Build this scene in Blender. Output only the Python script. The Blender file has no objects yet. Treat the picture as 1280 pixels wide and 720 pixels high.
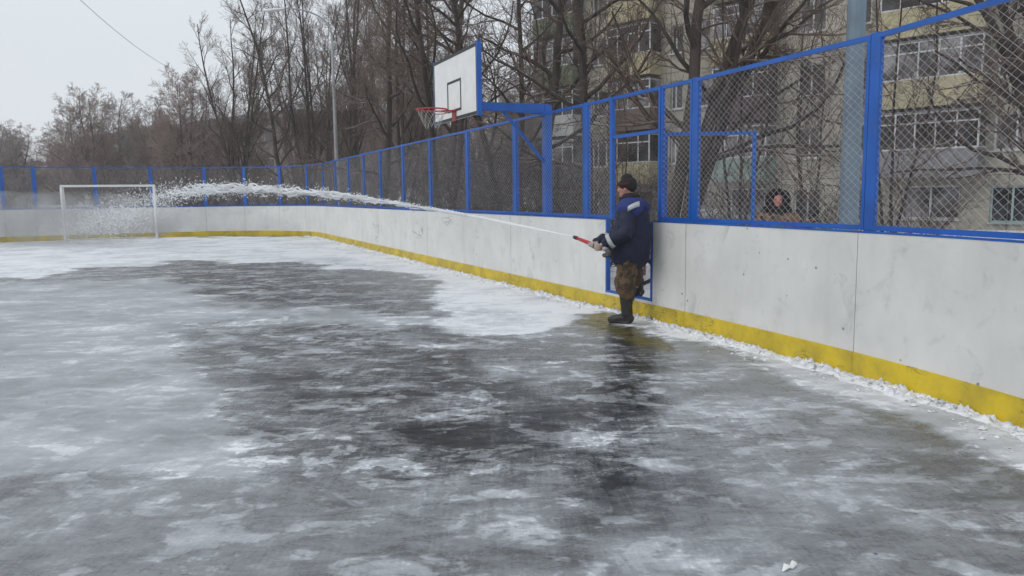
import bpy, math, random
import numpy as np
from mathutils import Vector, Matrix, noise

R = math.radians
scene = bpy.context.scene
COL = scene.collection

# ------------------------------------------------------------------ camera
CAM_H = 1.548
F = 980.0                      # focal length in photo pixels (1280 wide)
PITCH, ROLL = R(6.8), -0.012
cam_data = bpy.data.cameras.new('camera')
cam_data.sensor_width = 36.0
cam_data.lens = F / 1280 * 36.0
cam_data.clip_start = 0.05
cam_data.clip_end = 3000
cam = bpy.data.objects.new('camera', cam_data)
COL.objects.link(cam)
CM = Matrix.Translation((0, 0, CAM_H)) @ Matrix.Rotation(R(90) - PITCH, 4, 'X') @ Matrix.Rotation(ROLL, 4, 'Z')
cam.matrix_world = CM
scene.camera = cam
CMI = CM.inverted()


def proj(p):
    q = CMI @ Vector(p)
    if q.z > -1e-3:
        return (9999, 9999)
    return (640 + F * q.x / -q.z, 360 - F * q.y / -q.z)


def gp(px, py, z=0.0):
    d = CM.to_3x3() @ Vector(((px - 640) / F, (360 - py) / F, -1))
    t = (z - CAM_H) / d.z
    return Vector((d.x * t, d.y * t, z))


def at(px, d, z=0.0):
    """world point at depth d (metres forward) under image column px"""
    X = (px - 640) / F * d
    for _ in range(8):
        X += (px - proj((X, d, z))[0]) * d / F * 0.95
    return Vector((X, d, z))


# ------------------------------------------------------------------ tagging
def tag(o, label=None, cat=None, group=None, kind=None):
    if label: o['label'] = label
    if cat: o['category'] = cat
    if group: o['group'] = group
    if kind: o['kind'] = kind
    return o


def empty(name, loc, rz=0.0, label=None, cat=None, group=None):
    o = bpy.data.objects.new(name, None)
    o.empty_display_size = 0.2
    o.location = loc
    o.rotation_euler = (0, 0, rz)
    COL.objects.link(o)
    return tag(o, label, cat, group)


class MB:
    def __init__(s):
        s.v, s.f = [], []

    def add(s, v, f):
        n = len(s.v)
        s.v += [tuple(p) for p in v]
        s.f += [tuple(i + n for i in q) for q in f]
        return s

    def box(s, c, size, M=None):
        """c centre, size full size, M optional 3x3 orientation"""
        M = M or Matrix.Identity(3)
        c = Vector(c)
        v = []
        for i in (-.5, .5):
            for j in (-.5, .5):
                for k in (-.5, .5):
                    v.append(c + M @ Vector((i * size[0], j * size[1], k * size[2])))
        return s.add(v, [(0, 1, 3, 2), (4, 6, 7, 5), (0, 4, 5, 1), (2, 3, 7, 6), (0, 2, 6, 4), (1, 5, 7, 3)])

    def beam(s, a, b, w, h, up=(0, 0, 1)):
        a, b = Vector(a), Vector(b)
        t = (b - a)
        L = t.length
        t.normalize()
        up = Vector(up)
        if abs(t.dot(up)) > .98:
            up = Vector((0, 1, 0))
        sd = t.cross(up).normalized()
        u2 = sd.cross(t)
        M = Matrix((t, sd, u2)).transposed()
        return s.box((a + b) / 2, (L, w, h), M)

    def tube(s, pts, rad, n=8, caps=True, hint=None, ell=None):
        pts = [Vector(p) for p in pts]
        if not hasattr(rad, '__len__'):
            rad = [rad] * len(pts)
        base = len(s.v)
        ref = Vector(hint) if hint else None
        for i, p in enumerate(pts):
            t = (pts[min(i + 1, len(pts) - 1)] - pts[max(i - 1, 0)])
            if t.length < 1e-9: t = Vector((0, 0, 1))
            t.normalize()
            if ref is None:
                ref = Vector((1, 0, 0)) if abs(t.x) < .8 else Vector((0, 1, 0))
            a = (ref - t * ref.dot(t))
            if a.length < 1e-6: a = Vector((0, 1, 0)) - t * t.y
            a.normalize()
            if hint is None: ref = a
            b = t.cross(a)
            r = rad[i]
            ra, rb = (r if hasattr(r, '__len__') else (r, r))
            for k in range(n):
                an = 2 * math.pi * k / n
                s.v.append(tuple(p + a * (math.cos(an) * ra) + b * (math.sin(an) * rb)))
        for i in range(len(pts) - 1):
            for k in range(n):
                k2 = (k + 1) % n
                s.f.append((base + i * n + k, base + i * n + k2, base + (i + 1) * n + k2, base + (i + 1) * n + k))
        if caps:
            s.f.append(tuple(base + k for k in range(n))[::-1])
            s.f.append(tuple(base + (len(pts) - 1) * n + k for k in range(n)))
        return s

    def limb(s, pts, rad, n=16, hint=None):
        """closed tube with rounded ends (for remeshed bodies)"""
        P = [Vector(p) for p in pts]
        RR = [(r if hasattr(r, '__len__') else (r, r)) for r in rad]
        t0 = (P[0] - P[1]).normalized(); t1 = (P[-1] - P[-2]).normalized()
        m0, m1 = min(RR[0]), min(RR[-1])
        pts2 = [P[0] + t0 * m0 * math.sin(a) for a in (R(80), R(50), R(25))] + P + [P[-1] + t1 * m1 * math.sin(a) for a in (R(25), R(50), R(80))]
        rr = [(RR[0][0] * math.cos(a), RR[0][1] * math.cos(a)) for a in (R(80), R(50), R(25))] + RR + \
             [(RR[-1][0] * math.cos(a), RR[-1][1] * math.cos(a)) for a in (R(25), R(50), R(80))]
        return s.tube(pts2, rr, n, True, hint)

    def ball(s, c, r, seg=14, rings=9):
        c = Vector(c)
        r = r if hasattr(r, '__len__') else (r, r, r)
        v = [c + Vector((0, 0, r[2]))]
        for i in range(1, rings):
            th = math.pi * i / rings
            for k in range(seg):
                ph = 2 * math.pi * k / seg
                v.append(c + Vector((r[0] * math.sin(th) * math.cos(ph), r[1] * math.sin(th) * math.sin(ph), r[2] * math.cos(th))))
        v.append(c - Vector((0, 0, r[2])))
        f = [(0, 1 + k, 1 + (k + 1) % seg) for k in range(seg)]
        for i in range(rings - 2):
            for k in range(seg):
                a = 1 + i * seg + k; b = 1 + i * seg + (k + 1) % seg
                f.append((a, a + seg, b + seg, b))
        l = len(v) - 1
        f += [(l, l - seg + (k + 1) % seg, l - seg + k) for k in range(seg)]
        return s.add(v, f)

    def mesh(s, name, smooth=False):
        m = bpy.data.meshes.new(name)
        m.from_pydata(s.v, [], s.f)
        m.update()
        if smooth:
            m.polygons.foreach_set('use_smooth', [True] * len(m.polygons))
        return m

    def build(s, name, mat, parent=None, smooth=False, loc=None):
        m = s.mesh(name, smooth)
        if mat: m.materials.append(mat)
        o = bpy.data.objects.new(name, m)
        COL.objects.link(o)
        if parent: o.parent = parent
        if loc is not None: o.location = loc
        return o


def remeshed(mb, name, mat, parent, voxel, smooth_it=4, disp=None, disp_size=.15, disp2=None):
    tmp = mb.build('tmp', None)
    r = tmp.modifiers.new('r', 'REMESH'); r.mode = 'VOXEL'; r.voxel_size = voxel
    sm = tmp.modifiers.new('s', 'SMOOTH'); sm.iterations = smooth_it; sm.factor = .5
    if disp:
        tx = bpy.data.textures.new(name + '_folds', 'CLOUDS'); tx.noise_scale = disp_size; tx.noise_depth = 3
        dm = tmp.modifiers.new('d', 'DISPLACE'); dm.texture = tx; dm.strength = disp; dm.mid_level = .5
    dg = bpy.context.evaluated_depsgraph_get()
    me = bpy.data.meshes.new_from_object(tmp.evaluated_get(dg))
    old = tmp.data
    bpy.data.objects.remove(tmp); bpy.data.meshes.remove(old)
    me.name = name
    me.polygons.foreach_set('use_smooth', [True] * len(me.polygons))
    me.materials.clear(); me.materials.append(mat)
    o = bpy.data.objects.new(name, me)
    COL.objects.link(o)
    if parent: o.parent = parent
    return o


# ------------------------------------------------------------------ materials
def new_mat(name):
    m = bpy.data.materials.new(name); m.use_nodes = True
    nt = m.node_tree
    b = nt.nodes['Principled BSDF']
    return m, nt, b


def N(nt, t, **kw):
    n = nt.nodes.new(t)
    for k, v in kw.items():
        if k.startswith('i_'):
            n.inputs[k[2:].replace('_', ' ')].default_value = v
        else:
            setattr(n, k, v)
    return n


def simple(name, col, rough=.6, var=.15, scale=6.0, metal=0.0, bump=0.0, bscale=40.0, spec=.5, col2=None, c2lo=.5, c2hi=.7, c2scale=3.0, coords='Object'):
    """colour with soft random variation and optional second colour in patches"""
    m, nt, b = new_mat(name)
    L = nt.links
    tc = N(nt, 'ShaderNodeTexCoord')
    n1 = N(nt, 'ShaderNodeTexNoise'); n1.inputs['Scale'].default_value = scale; n1.inputs['Detail'].default_value = 6
    L.new(tc.outputs[coords], n1.inputs['Vector'])
    mr = N(nt, 'ShaderNodeMapRange'); mr.inputs[1].default_value = .3; mr.inputs[2].default_value = .7
    mr.inputs[3].default_value = 1 - var; mr.inputs[4].default_value = 1 + var
    L.new(n1.outputs['Fac'], mr.inputs[0])
    mul = N(nt, 'ShaderNodeVectorMath', operation='SCALE'); mul.inputs[0].default_value = col[:3]
    L.new(mr.outputs[0], mul.inputs['Scale'])
    out = mul.outputs[0]
    if col2:
        n2 = N(nt, 'ShaderNodeTexNoise'); n2.inputs['Scale'].default_value = c2scale; n2.inputs['Detail'].default_value = 8
        n2.inputs['Roughness'].default_value = .65
        L.new(tc.outputs[coords], n2.inputs['Vector'])
        m2 = N(nt, 'ShaderNodeMapRange'); m2.inputs[1].default_value = c2lo; m2.inputs[2].default_value = c2hi
        L.new(n2.outputs['Fac'], m2.inputs[0])
        mx = N(nt, 'ShaderNodeMix', data_type='RGBA')
        L.new(m2.outputs[0], mx.inputs[0]); L.new(out, mx.inputs[6]); mx.inputs[7].default_value = (*col2[:3], 1)
        out = mx.outputs[2]
    L.new(out, b.inputs['Base Color'])
    b.inputs['Roughness'].default_value = rough
    b.inputs['Metallic'].default_value = metal
    b.inputs['Specular IOR Level'].default_value = spec
    if bump:
        n3 = N(nt, 'ShaderNodeTexNoise'); n3.inputs['Scale'].default_value = bscale; n3.inputs['Detail'].default_value = 5
        L.new(tc.outputs[coords], n3.inputs['Vector'])
        bp = N(nt, 'ShaderNodeBump'); bp.inputs['Strength'].default_value = 1; bp.inputs['Distance'].default_value = bump
        L.new(n3.outputs['Fac'], bp.inputs['Height']); L.new(bp.outputs[0], b.inputs['Normal'])
    return m


M = {}
M['blue'] = simple('blue_paint', (.003, .088, .40), .42, .18, 3, bump=.0006, bscale=60, col2=(.010, .115, .38), c2lo=.55, c2hi=.75, c2scale=5)
M['mesh'] = simple('galvanised_wire', (.40, .40, .42), .5, .2, 8, metal=.3)
M['snow'] = simple('snow', (.80, .82, .85), .75, .06, 2.5, bump=.02, bscale=9, spec=.3)
M['ridge'] = simple('crumbled_snow', (.74, .76, .79), .7, .16, 9, bump=.012, bscale=30, spec=.3, col2=(.28, .28, .29), c2lo=.55, c2hi=.66, c2scale=14)
M['white_metal'] = simple('white_paint', (.74, .75, .74), .45, .06, 5)
M['galv'] = simple('galvanised_pole', (.14, .19, .235), .55, .22, 2.2, metal=.15, bump=.001, bscale=25)
M['lamp_grey'] = simple('lamp_post_grey', (.30, .30, .31), .6, .1, 2)
M['black'] = simple('black_line', (.03, .03, .032), .6, .1, 8)
M['hoop_red'] = simple('hoop_red', (.42, .03, .03), .45, .15, 8)
M['net'] = simple('net_cord', (.42, .41, .40), .8, .08, 30)
M['rust'] = simple('rusty_pipe', (.22, .07, .06), .7, .2, 6)
M['dark_steel'] = simple('dark_steel', (.06, .065, .07), .5, .15, 6)


def board_mat():
    m, nt, b = new_mat('white_board'); L = nt.links
    tc = N(nt, 'ShaderNodeTexCoord')
    n1 = N(nt, 'ShaderNodeTexNoise'); n1.inputs['Scale'].default_value = 1.3; n1.inputs['Detail'].default_value = 7
    n1.inputs['Roughness'].default_value = .6
    L.new(tc.outputs['Object'], n1.inputs[0])
    cr = N(nt, 'ShaderNodeValToRGB')
    cr.color_ramp.elements[0].position = .3; cr.color_ramp.elements[0].color = (.60, .605, .59, 1)
    cr.color_ramp.elements[1].position = .62; cr.color_ramp.elements[1].color = (.71, .715, .70, 1)
    L.new(n1.outputs['Fac'], cr.inputs[0])
    # grey smudges from pucks and gloves
    n2 = N(nt, 'ShaderNodeTexNoise'); n2.inputs['Scale'].default_value = 3.6; n2.inputs['Detail'].default_value = 9
    n2.inputs['Roughness'].default_value = .72; n2.inputs['Distortion'].default_value = .6
    L.new(tc.outputs['Object'], n2.inputs[0])
    m2 = N(nt, 'ShaderNodeMapRange'); m2.inputs[1].default_value = .55; m2.inputs[2].default_value = .78; m2.inputs[4].default_value = .6
    L.new(n2.outputs['Fac'], m2.inputs[0])
    mx = N(nt, 'ShaderNodeMix', data_type='RGBA'); mx.inputs[7].default_value = (.30, .30, .31, 1)
    L.new(m2.outputs[0], mx.inputs[0]); L.new(cr.outputs[0], mx.inputs[6])
    # faint vertical water streaks
    mpd = N(nt, 'ShaderNodeMapping'); mpd.inputs['Scale'].default_value = (2.5, 2.5, .5); L.new(tc.outputs['Object'], mpd.inputs[0])
    n5 = N(nt, 'ShaderNodeTexNoise'); n5.inputs['Scale'].default_value = 2.2; n5.inputs['Detail'].default_value = 6; L.new(mpd.outputs[0], n5.inputs[0])
    m5 = N(nt, 'ShaderNodeMapRange'); m5.inputs[1].default_value = .52; m5.inputs[2].default_value = .75; m5.inputs[4].default_value = .12
    L.new(n5.outputs['Fac'], m5.inputs[0])
    mx5 = N(nt, 'ShaderNodeMix', data_type='RGBA'); mx5.inputs[7].default_value = (.36, .355, .33, 1)
    L.new(m5.outputs[0], mx5.inputs[0]); L.new(mx.outputs[2], mx5.inputs[6])
    mx = mx5
    # small dark specks
    v = N(nt, 'ShaderNodeTexVoronoi'); v.inputs['Scale'].default_value = 4.2
    nd = N(nt, 'ShaderNodeTexNoise'); nd.inputs['Scale'].default_value = 30
    L.new(tc.outputs['Object'], nd.inputs[0])
    ad = N(nt, 'ShaderNodeMix', data_type='VECTOR'); ad.inputs[0].default_value = .03
    L.new(tc.outputs['Object'], ad.inputs[4]); L.new(nd.outputs['Color'], ad.inputs[5])
    L.new(ad.outputs[1], v.inputs[0])
    m3 = N(nt, 'ShaderNodeMapRange'); m3.inputs[1].default_value = .035; m3.inputs[2].default_value = .075
    m3.inputs[3].default_value = .8; m3.inputs[4].default_value = 0
    L.new(v.outputs['Distance'], m3.inputs[0])
    mx2 = N(nt, 'ShaderNodeMix', data_type='RGBA'); mx2.inputs[7].default_value = (.12, .12, .12, 1)
    L.new(m3.outputs[0], mx2.inputs[0]); L.new(mx.outputs[2], mx2.inputs[6])
    L.new(mx2.outputs[2], b.inputs['Base Color'])
    b.inputs['Roughness'].default_value = .5
    return m


M['board'] = board_mat()


def kick_mat():
    m, nt, b = new_mat('yellow_kick_strip'); L = nt.links
    tc = N(nt, 'ShaderNodeTexCoord')
    n1 = N(nt, 'ShaderNodeTexNoise'); n1.inputs['Scale'].default_value = 2.2; n1.inputs['Detail'].default_value = 8; n1.inputs['Roughness'].default_value = .7
    L.new(tc.outputs['Object'], n1.inputs[0])
    cr = N(nt, 'ShaderNodeValToRGB')
    cr.color_ramp.elements[0].position = .3; cr.color_ramp.elements[0].color = (.34, .26, .035, 1)
    cr.color_ramp.elements[1].position = .6; cr.color_ramp.elements[1].color = (.66, .49, .02, 1)
    L.new(n1.outputs['Fac'], cr.inputs[0])
    # thin curved black scuffs left by blades
    mp = N(nt, 'ShaderNodeMapping'); mp.inputs['Scale'].default_value = (2.6, 2.6, 11)
    L.new(tc.outputs['Object'], mp.inputs[0])
    w = N(nt, 'ShaderNodeTexNoise'); w.inputs['Scale'].default_value = 1.6; w.inputs['Detail'].default_value = 2; w.inputs['Distortion'].default_value = 1.8
    L.new(mp.outputs[0], w.inputs[0])
    s1 = N(nt, 'ShaderNodeMath', operation='SUBTRACT'); s1.inputs[1].default_value = .5; L.new(w.outputs['Fac'], s1.inputs[0])
    s2 = N(nt, 'ShaderNodeMath', operation='ABSOLUTE'); L.new(s1.outputs[0], s2.inputs[0])
    m3 = N(nt, 'ShaderNodeMapRange'); m3.inputs[1].default_value = .004; m3.inputs[2].default_value = .022; m3.inputs[3].default_value = .9; m3.inputs[4].default_value = 0
    L.new(s2.outputs[0], m3.inputs[0])
    n3 = N(nt, 'ShaderNodeTexNoise'); n3.inputs['Scale'].default_value = 3.1; n3.inputs['Detail'].default_value = 2
    L.new(tc.outputs['Object'], n3.inputs[0])
    m4 = N(nt, 'ShaderNodeMapRange'); m4.inputs[1].default_value = .50; m4.inputs[2].default_value = .56
    L.new(n3.outputs['Fac'], m4.inputs[0])
    mu = N(nt, 'ShaderNodeMath', operation='MULTIPLY'); L.new(m3.outputs[0], mu.inputs[0]); L.new(m4.outputs[0], mu.inputs[1])
    mx = N(nt, 'ShaderNodeMix', data_type='RGBA'); mx.inputs[7].default_value = (.06, .05, .03, 1)
    L.new(mu.outputs[0], mx.inputs[0]); L.new(cr.outputs[0], mx.inputs[6])
    L.new(mx.outputs[2], b.inputs['Base Color']); b.inputs['Roughness'].default_value = .5
    return m


M['kick'] = kick_mat()


def bark_mat(name, col, snow=.5):
    """bark with snow lying on the upper sides of limbs"""
    m, nt, b = new_mat(name); L = nt.links
    tc = N(nt, 'ShaderNodeTexCoord')
    n1 = N(nt, 'ShaderNodeTexNoise'); n1.inputs['Scale'].default_value = 5; n1.inputs['Detail'].default_value = 6
    mp = N(nt, 'ShaderNodeMapping'); mp.inputs['Scale'].default_value = (1, 1, .25)
    L.new(tc.outputs['Object'], mp.inputs[0]); L.new(mp.outputs[0], n1.inputs[0])
    cr = N(nt, 'ShaderNodeValToRGB')
    cr.color_ramp.elements[0].position = .3; cr.color_ramp.elements[0].color = (col[0] * .6, col[1] * .6, col[2] * .6, 1)
    cr.color_ramp.elements[1].position = .7; cr.color_ramp.elements[1].color = (col[0] * 1.5, col[1] * 1.5, col[2] * 1.5, 1)
    L.new(n1.outputs['Fac'], cr.inputs[0])
    out = cr.outputs[0]
    if snow > 0:
        g = N(nt, 'ShaderNodeNewGeometry'); sx = N(nt, 'ShaderNodeSeparateXYZ'); L.new(g.outputs['Normal'], sx.inputs[0])
        n2 = N(nt, 'ShaderNodeTexNoise'); n2.inputs['Scale'].default_value = 2.0; n2.inputs['Detail'].default_value = 4
        L.new(tc.outputs['Object'], n2.inputs[0])
        a = N(nt, 'ShaderNodeMath', operation='MULTIPLY_ADD'); a.inputs[1].default_value = 1.6; a.inputs[2].default_value = -.8
        L.new(n2.outputs['Fac'], a.inputs[0])
        s = N(nt, 'ShaderNodeMath', operation='ADD'); L.new(a.outputs[0], s.inputs[0]); L.new(sx.outputs[2], s.inputs[1])
        mr = N(nt, 'ShaderNodeMapRange'); mr.inputs[1].default_value = .78; mr.inputs[2].default_value = .95; mr.inputs[4].default_value = snow
        L.new(s.outputs[0], mr.inputs[0])
        mx = N(nt, 'ShaderNodeMix', data_type='RGBA'); mx.inputs[7].default_value = (.7, .72, .75, 1)
        L.new(mr.outputs[0], mx.inputs[0]); L.new(out, mx.inputs[6]); out = mx.outputs[2]
    L.new(out, b.inputs['Base Color']); b.inputs['Roughness'].default_value = .85
    b.inputs['Specular IOR Level'].default_value = .2
    return m


M['bark'] = bark_mat('dark_bark', (.062, .049, .042), .35)
M['twig'] = bark_mat('brown_twigs', (.135, .10, .082), .25)
M['twig_red'] = bark_mat('reddish_twigs', (.27, .205, .18), .1)
M['twig_grey'] = bark_mat('grey_twigs', (.29, .255, .24), .1)
M['bark_far'] = bark_mat('far_bark', (.11, .09, .08), .1)
M['shrubm'] = bark_mat('shrub_twigs', (.085, .068, .058), .8)


def ice_mat():
    m, nt, b = new_mat('wet_ice'); L = nt.links
    tc = N(nt, 'ShaderNodeTexCoord')
    at_ = N(nt, 'ShaderNodeAttribute'); at_.attribute_name = 'snow_cover'
    sepc = N(nt, 'ShaderNodeSeparateColor'); L.new(at_.outputs['Color'], sepc.inputs[0])

    def noise_(scale, detail, rough, dist, sx=1, sy=1, rot=0):
        mp = N(nt, 'ShaderNodeMapping'); mp.inputs['Scale'].default_value = (sx, sy, 1); mp.inputs['Rotation'].default_value = (0, 0, rot)
        L.new(tc.outputs['Object'], mp.inputs[0])
        n = N(nt, 'ShaderNodeTexNoise'); n.inputs['Scale'].default_value = scale; n.inputs['Detail'].default_value = detail
        n.inputs['Roughness'].default_value = rough; n.inputs['Distortion'].default_value = dist
        L.new(mp.outputs[0], n.inputs[0]); return n.outputs['Fac']

    def mth(op, a, b_=None, c=None):
        n = N(nt, 'ShaderNodeMath', operation=op)
        for i, x in enumerate((a, b_, c)):
            if x is None: continue
            if isinstance(x, (int, float)): n.inputs[i].default_value = x
            else: L.new(x, n.inputs[i])
        return n.outputs[0]

    A = noise_(1.2, 7, .62, .5, .85, 1.2, .15)      # metre-sized frosty patches
    B = noise_(6.5, 8, .68, .6, .75, 1.35, .1)      # hand-sized flecks
    Cn = noise_(45, 4, .6, .2)                    # grain
    D = noise_(3.0, 6, .7, 1.5, 6, .5, -.35)      # brush marks left by the broom and flowing water
    w = sepc.outputs[0]
    mra = N(nt, 'ShaderNodeMapRange'); L.new(w, mra.inputs[0])
    mra.inputs[1].default_value = .3; mra.inputs[2].default_value = .62; mra.inputs[3].default_value = 1.25; mra.inputs[4].default_value = .42
    amp = mth('MAXIMUM', mra.outputs[0], sepc.outputs[2])     # full noise at mid cover, less at extremes
    n_sum = mth('ADD', mth('MULTIPLY', mth('SUBTRACT', A, .5), 1.3), mth('MULTIPLY', mth('SUBTRACT', B, .5), .9))
    n_sum = mth('ADD', n_sum, mth('MULTIPLY', mth('SUBTRACT', D, .5), .35))
    n_sum = mth('ADD', n_sum, mth('MULTIPLY', mth('SUBTRACT', Cn, .5), .34))
    E = noise_(2.4, 5, .55, 1.0, .9, 1.1, -.2)    # crisp frost islands with definite edges
    isl = N(nt, 'ShaderNodeMapRange', interpolation_type='SMOOTHSTEP'); isl.inputs[1].default_value = .53; isl.inputs[2].default_value = .60
    L.new(mth('ADD', E, mth('MULTIPLY', mth('SUBTRACT', B, .5), .35)), isl.inputs[0])
    G_ = noise_(14, 6, .7, .4)
    isl2 = N(nt, 'ShaderNodeMapRange', interpolation_type='SMOOTHSTEP'); isl2.inputs[1].default_value = .57; isl2.inputs[2].default_value = .66
    L.new(mth('ADD', G_, mth('MULTIPLY', mth('SUBTRACT', A, .5), .5)), isl2.inputs[0])
    n_sum = mth('ADD', n_sum, mth('ADD', mth('MULTIPLY', isl.outputs[0], .22), mth('MULTIPLY', isl2.outputs[0], .16)))
    fac = mth('ADD', w, mth('MULTIPLY', n_sum, amp))
    cr = N(nt, 'ShaderNodeValToRGB')
    e = cr.color_ramp.elements
    e[0].position = 0; e[0].color = (.016, .017, .019, 1)
    e[1].position = 1; e[1].color = (.80, .82, .85, 1)
    for p, c in ((.16, (.035, .037, .04)), (.34, (.11, .115, .12)), (.55, (.24, .255, .27)), (.78, (.46, .485, .515))):
        x = e.new(p); x.color = (*c, 1)
    L.new(fac, cr.inputs[0])
    # yellow kick strip's reflection painted into the murky greenish ice beside the door (G channel)
    mx = N(nt, 'ShaderNodeMix', data_type='RGBA'); mx.inputs[7].default_value = (.10, .085, .022, 1)
    L.new(mth('MULTIPLY', sepc.outputs[1], mth('GREATER_THAN', B, .40)), mx.inputs[0]); L.new(cr.outputs[0], mx.inputs[6])
    vg = N(nt, 'ShaderNodeTexVoronoi'); vg.inputs['Scale'].default_value = 7; L.new(tc.outputs['Object'], vg.inputs[0])
    sg = N(nt, 'ShaderNodeSeparateColor'); L.new(vg.outputs['Color'], sg.inputs[0])
    g1_ = mth('MULTIPLY', mth('LESS_THAN', mth('ADD', vg.outputs['Distance'], mth('MULTIPLY', Cn, .12)), .12), mth('GREATER_THAN', sg.outputs[0], .72))
    mxg = N(nt, 'ShaderNodeMix', data_type='RGBA'); mxg.inputs[7].default_value = (.03, .028, .025, 1)
    L.new(mth('MULTIPLY', g1_, .8), mxg.inputs[0]); L.new(mx.outputs[2], mxg.inputs[6])
    L.new(mxg.outputs[2], b.inputs['Base Color'])
    rr = N(nt, 'ShaderNodeMapRange'); rr.inputs[1].default_value = .15; rr.inputs[2].default_value = .85
    rr.inputs[3].default_value = .06; rr.inputs[4].default_value = .62
    L.new(fac, rr.inputs[0])
    L.new(mth('ADD', rr.outputs[0], mth('MULTIPLY', mth('SUBTRACT', B, .5), .25)), b.inputs['Roughness'])
    b.inputs['IOR'].default_value = 1.33
    b.inputs['Specular IOR Level'].default_value = .5
    bp = N(nt, 'ShaderNodeBump'); bp.inputs['Distance'].default_value = .008; bp.inputs['Strength'].default_value = .5
    hh = mth('ADD', mth('MULTIPLY', B, .5), mth('MULTIPLY', fac, .6)); hh = mth('ADD', hh, mth('MULTIPLY', Cn, .12))
    L.new(hh, bp.inputs['Height']); L.new(bp.outputs[0], b.inputs['Normal'])
    return m


M['ice'] = ice_mat()
M['ground'] = simple('snowy_ground', (.72, .74, .77), .8, .1, .6, bump=.05, bscale=4, spec=.3, col2=(.16, .12, .09), c2lo=.56, c2hi=.66, c2scale=.7)

M['wallb'] = simple('beige_plaster', (.34, .315, .26), .85, .14, .5, bump=.006, bscale=14, col2=(.16, .15, .13), c2lo=.5, c2hi=.75, c2scale=.8)
M['seam'] = simple('panel_seam', (.12, .115, .10), .9, .1, 4)
M['brickb'] = simple('grey_brick', (.17, .15, .13), .85, .2, 2)
M['roofsnow'] = simple('roof_snow', (.75, .77, .8), .8, .04, 2)
M['roofdark'] = simple('roof_slab', (.09, .088, .085), .8, .1, 2)
M['frame_w'] = simple('window_frame_white', (.50, .50, .50), .5, .12, 6)
M['frame_t'] = simple('window_frame_teal', (.28, .38, .38), .5, .08, 6)
M['curtain'] = simple('net_curtain', (.36, .35, .34), .9, .25, 3)


def glass_mat(name, col):
    m, nt, b = new_mat(name); L = nt.links
    tc = N(nt, 'ShaderNodeTexCoord')
    n1 = N(nt, 'ShaderNodeTexNoise'); n1.inputs['Scale'].default_value = 1.1; n1.inputs['Detail'].default_value = 3
    L.new(tc.outputs['Object'], n1.inputs[0])
    cr = N(nt, 'ShaderNodeValToRGB')
    cr.color_ramp.elements[0].position = .42; cr.color_ramp.elements[0].color = (*[c * .3 for c in col], 1)
    cr.color_ramp.elements[1].position = .58; cr.color_ramp.elements[1].color = (*[c * 1.6 for c in col], 1)
    L.new(n1.outputs['Fac'], cr.inputs[0]); L.new(cr.outputs[0], b.inputs['Base Color'])
    b.inputs['Roughness'].default_value = .08
    return m


M['glass'] = glass_mat('window_glass', (.035, .035, .04))
M['glass_c'] = glass_mat('window_glass_curtained', (.16, .155, .16))
PAR = {
    'yellow': simple('yellow_parapet', (.40, .355, .22), .8, .12, 2, col2=(.28, .25, .18), c2lo=.5, c2hi=.72),
    'purple': simple('purple_parapet', (.075, .05, .06), .8, .15, 2),
    'green': simple('green_parapet', (.14, .17, .11), .8, .15, 2, col2=(.10, .12, .09)),
    'mint': simple('mint_parapet', (.20, .27, .24), .8, .15, 2),
    'white': simple('white_parapet', (.42, .42, .41), .8, .1, 2),
    'grey': simple('grey_parapet', (.19, .19, .20), .8, .15, 2),
    'brown': simple('brown_parapet', (.13, .10, .09), .8, .15, 2),
}

# ------------------------------------------------------------------ rink outline (inner face of the boards)
SD = Vector((-.4385, 1, 0)).normalized()          # along the long side, away from the camera
ND = Vector((1, .4385, 0)).normalized()           # across the rink, outwards through the long side


def build_path():
    near = [Vector(p + (0,)) for p in ((2.2, -.6), (3.0, .7), (3.42, 2.1), (3.50, 3.5), (3.28, 5.0), (2.85, 6.54), (1.985, 8.8))]
    pts = []
    P = near + [Vector((5.85 - .4385 * 11, 11, 0))]
    P = [P[0] * 2 - P[1]] + P
    for i in range(1, len(P) - 2):
        a, b_, c, d = P[i - 1], P[i], P[i + 1], P[i + 2]
        for k in range(12):
            t = k / 12
            pts.append(.5 * ((2 * b_) + (-a + c) * t + (2 * a - 5 * b_ + 4 * c - d) * t * t + (-a + 3 * b_ - 3 * c + d) * t ** 3))
    pts.append(P[-2])
    corner = Vector((-8.97, 33.8, 0)); r = 4.6
    a0 = corner - SD * r
    pts.append((pts[-1] + a0) / 2); pts.append(a0)
    cc = a0 - ND * r
    for k in range(1, 17):
        an = R(90) * k / 16
        pts.append(cc + ND * (r * math.cos(an)) + SD * (r * math.sin(an)))
    c2 = Vector((-18.4, 29.7, 0))
    L = (pts[-1] - c2).length
    e = pts[-1] - ND * L
    pts.append(e)
    cc2 = e - SD * r
    for k in range(1, 17):
        an = R(90) * k / 16
        pts.append(cc2 - ND * (r * math.sin(an)) + SD * (r * math.cos(an)))
    pts.append(pts[-1] - SD * 7)
    return pts


PATH = build_path()
PS = [0.0]
for i in range(1, len(PATH)):
    PS.append(PS[-1] + (PATH[i] - PATH[i - 1]).length)
SMAX = PS[-1]


def path(s, off=0.0, z=0.0):
    s = max(0, min(SMAX - 1e-6, s))
    lo, hi = 0, len(PS) - 1
    while hi - lo > 1:
        mid = (lo + hi) // 2
        if PS[mid] <= s: lo = mid
        else: hi = mid
    t = (s - PS[lo]) / (PS[hi] - PS[lo])
    p = PATH[lo].lerp(PATH[hi], t)

    def tang(i):
        a = PATH[max(i - 1, 0)]; b_ = PATH[min(i + 1, len(PATH) - 1)]
        return (b_ - a).normalized()
    tg = tang(lo).lerp(tang(hi), t).normalized()
    nrm = Vector((tg.y, -tg.x, 0))               # outward
    q = p + nrm * off
    q.z = z
    return q, tg, nrm


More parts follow.
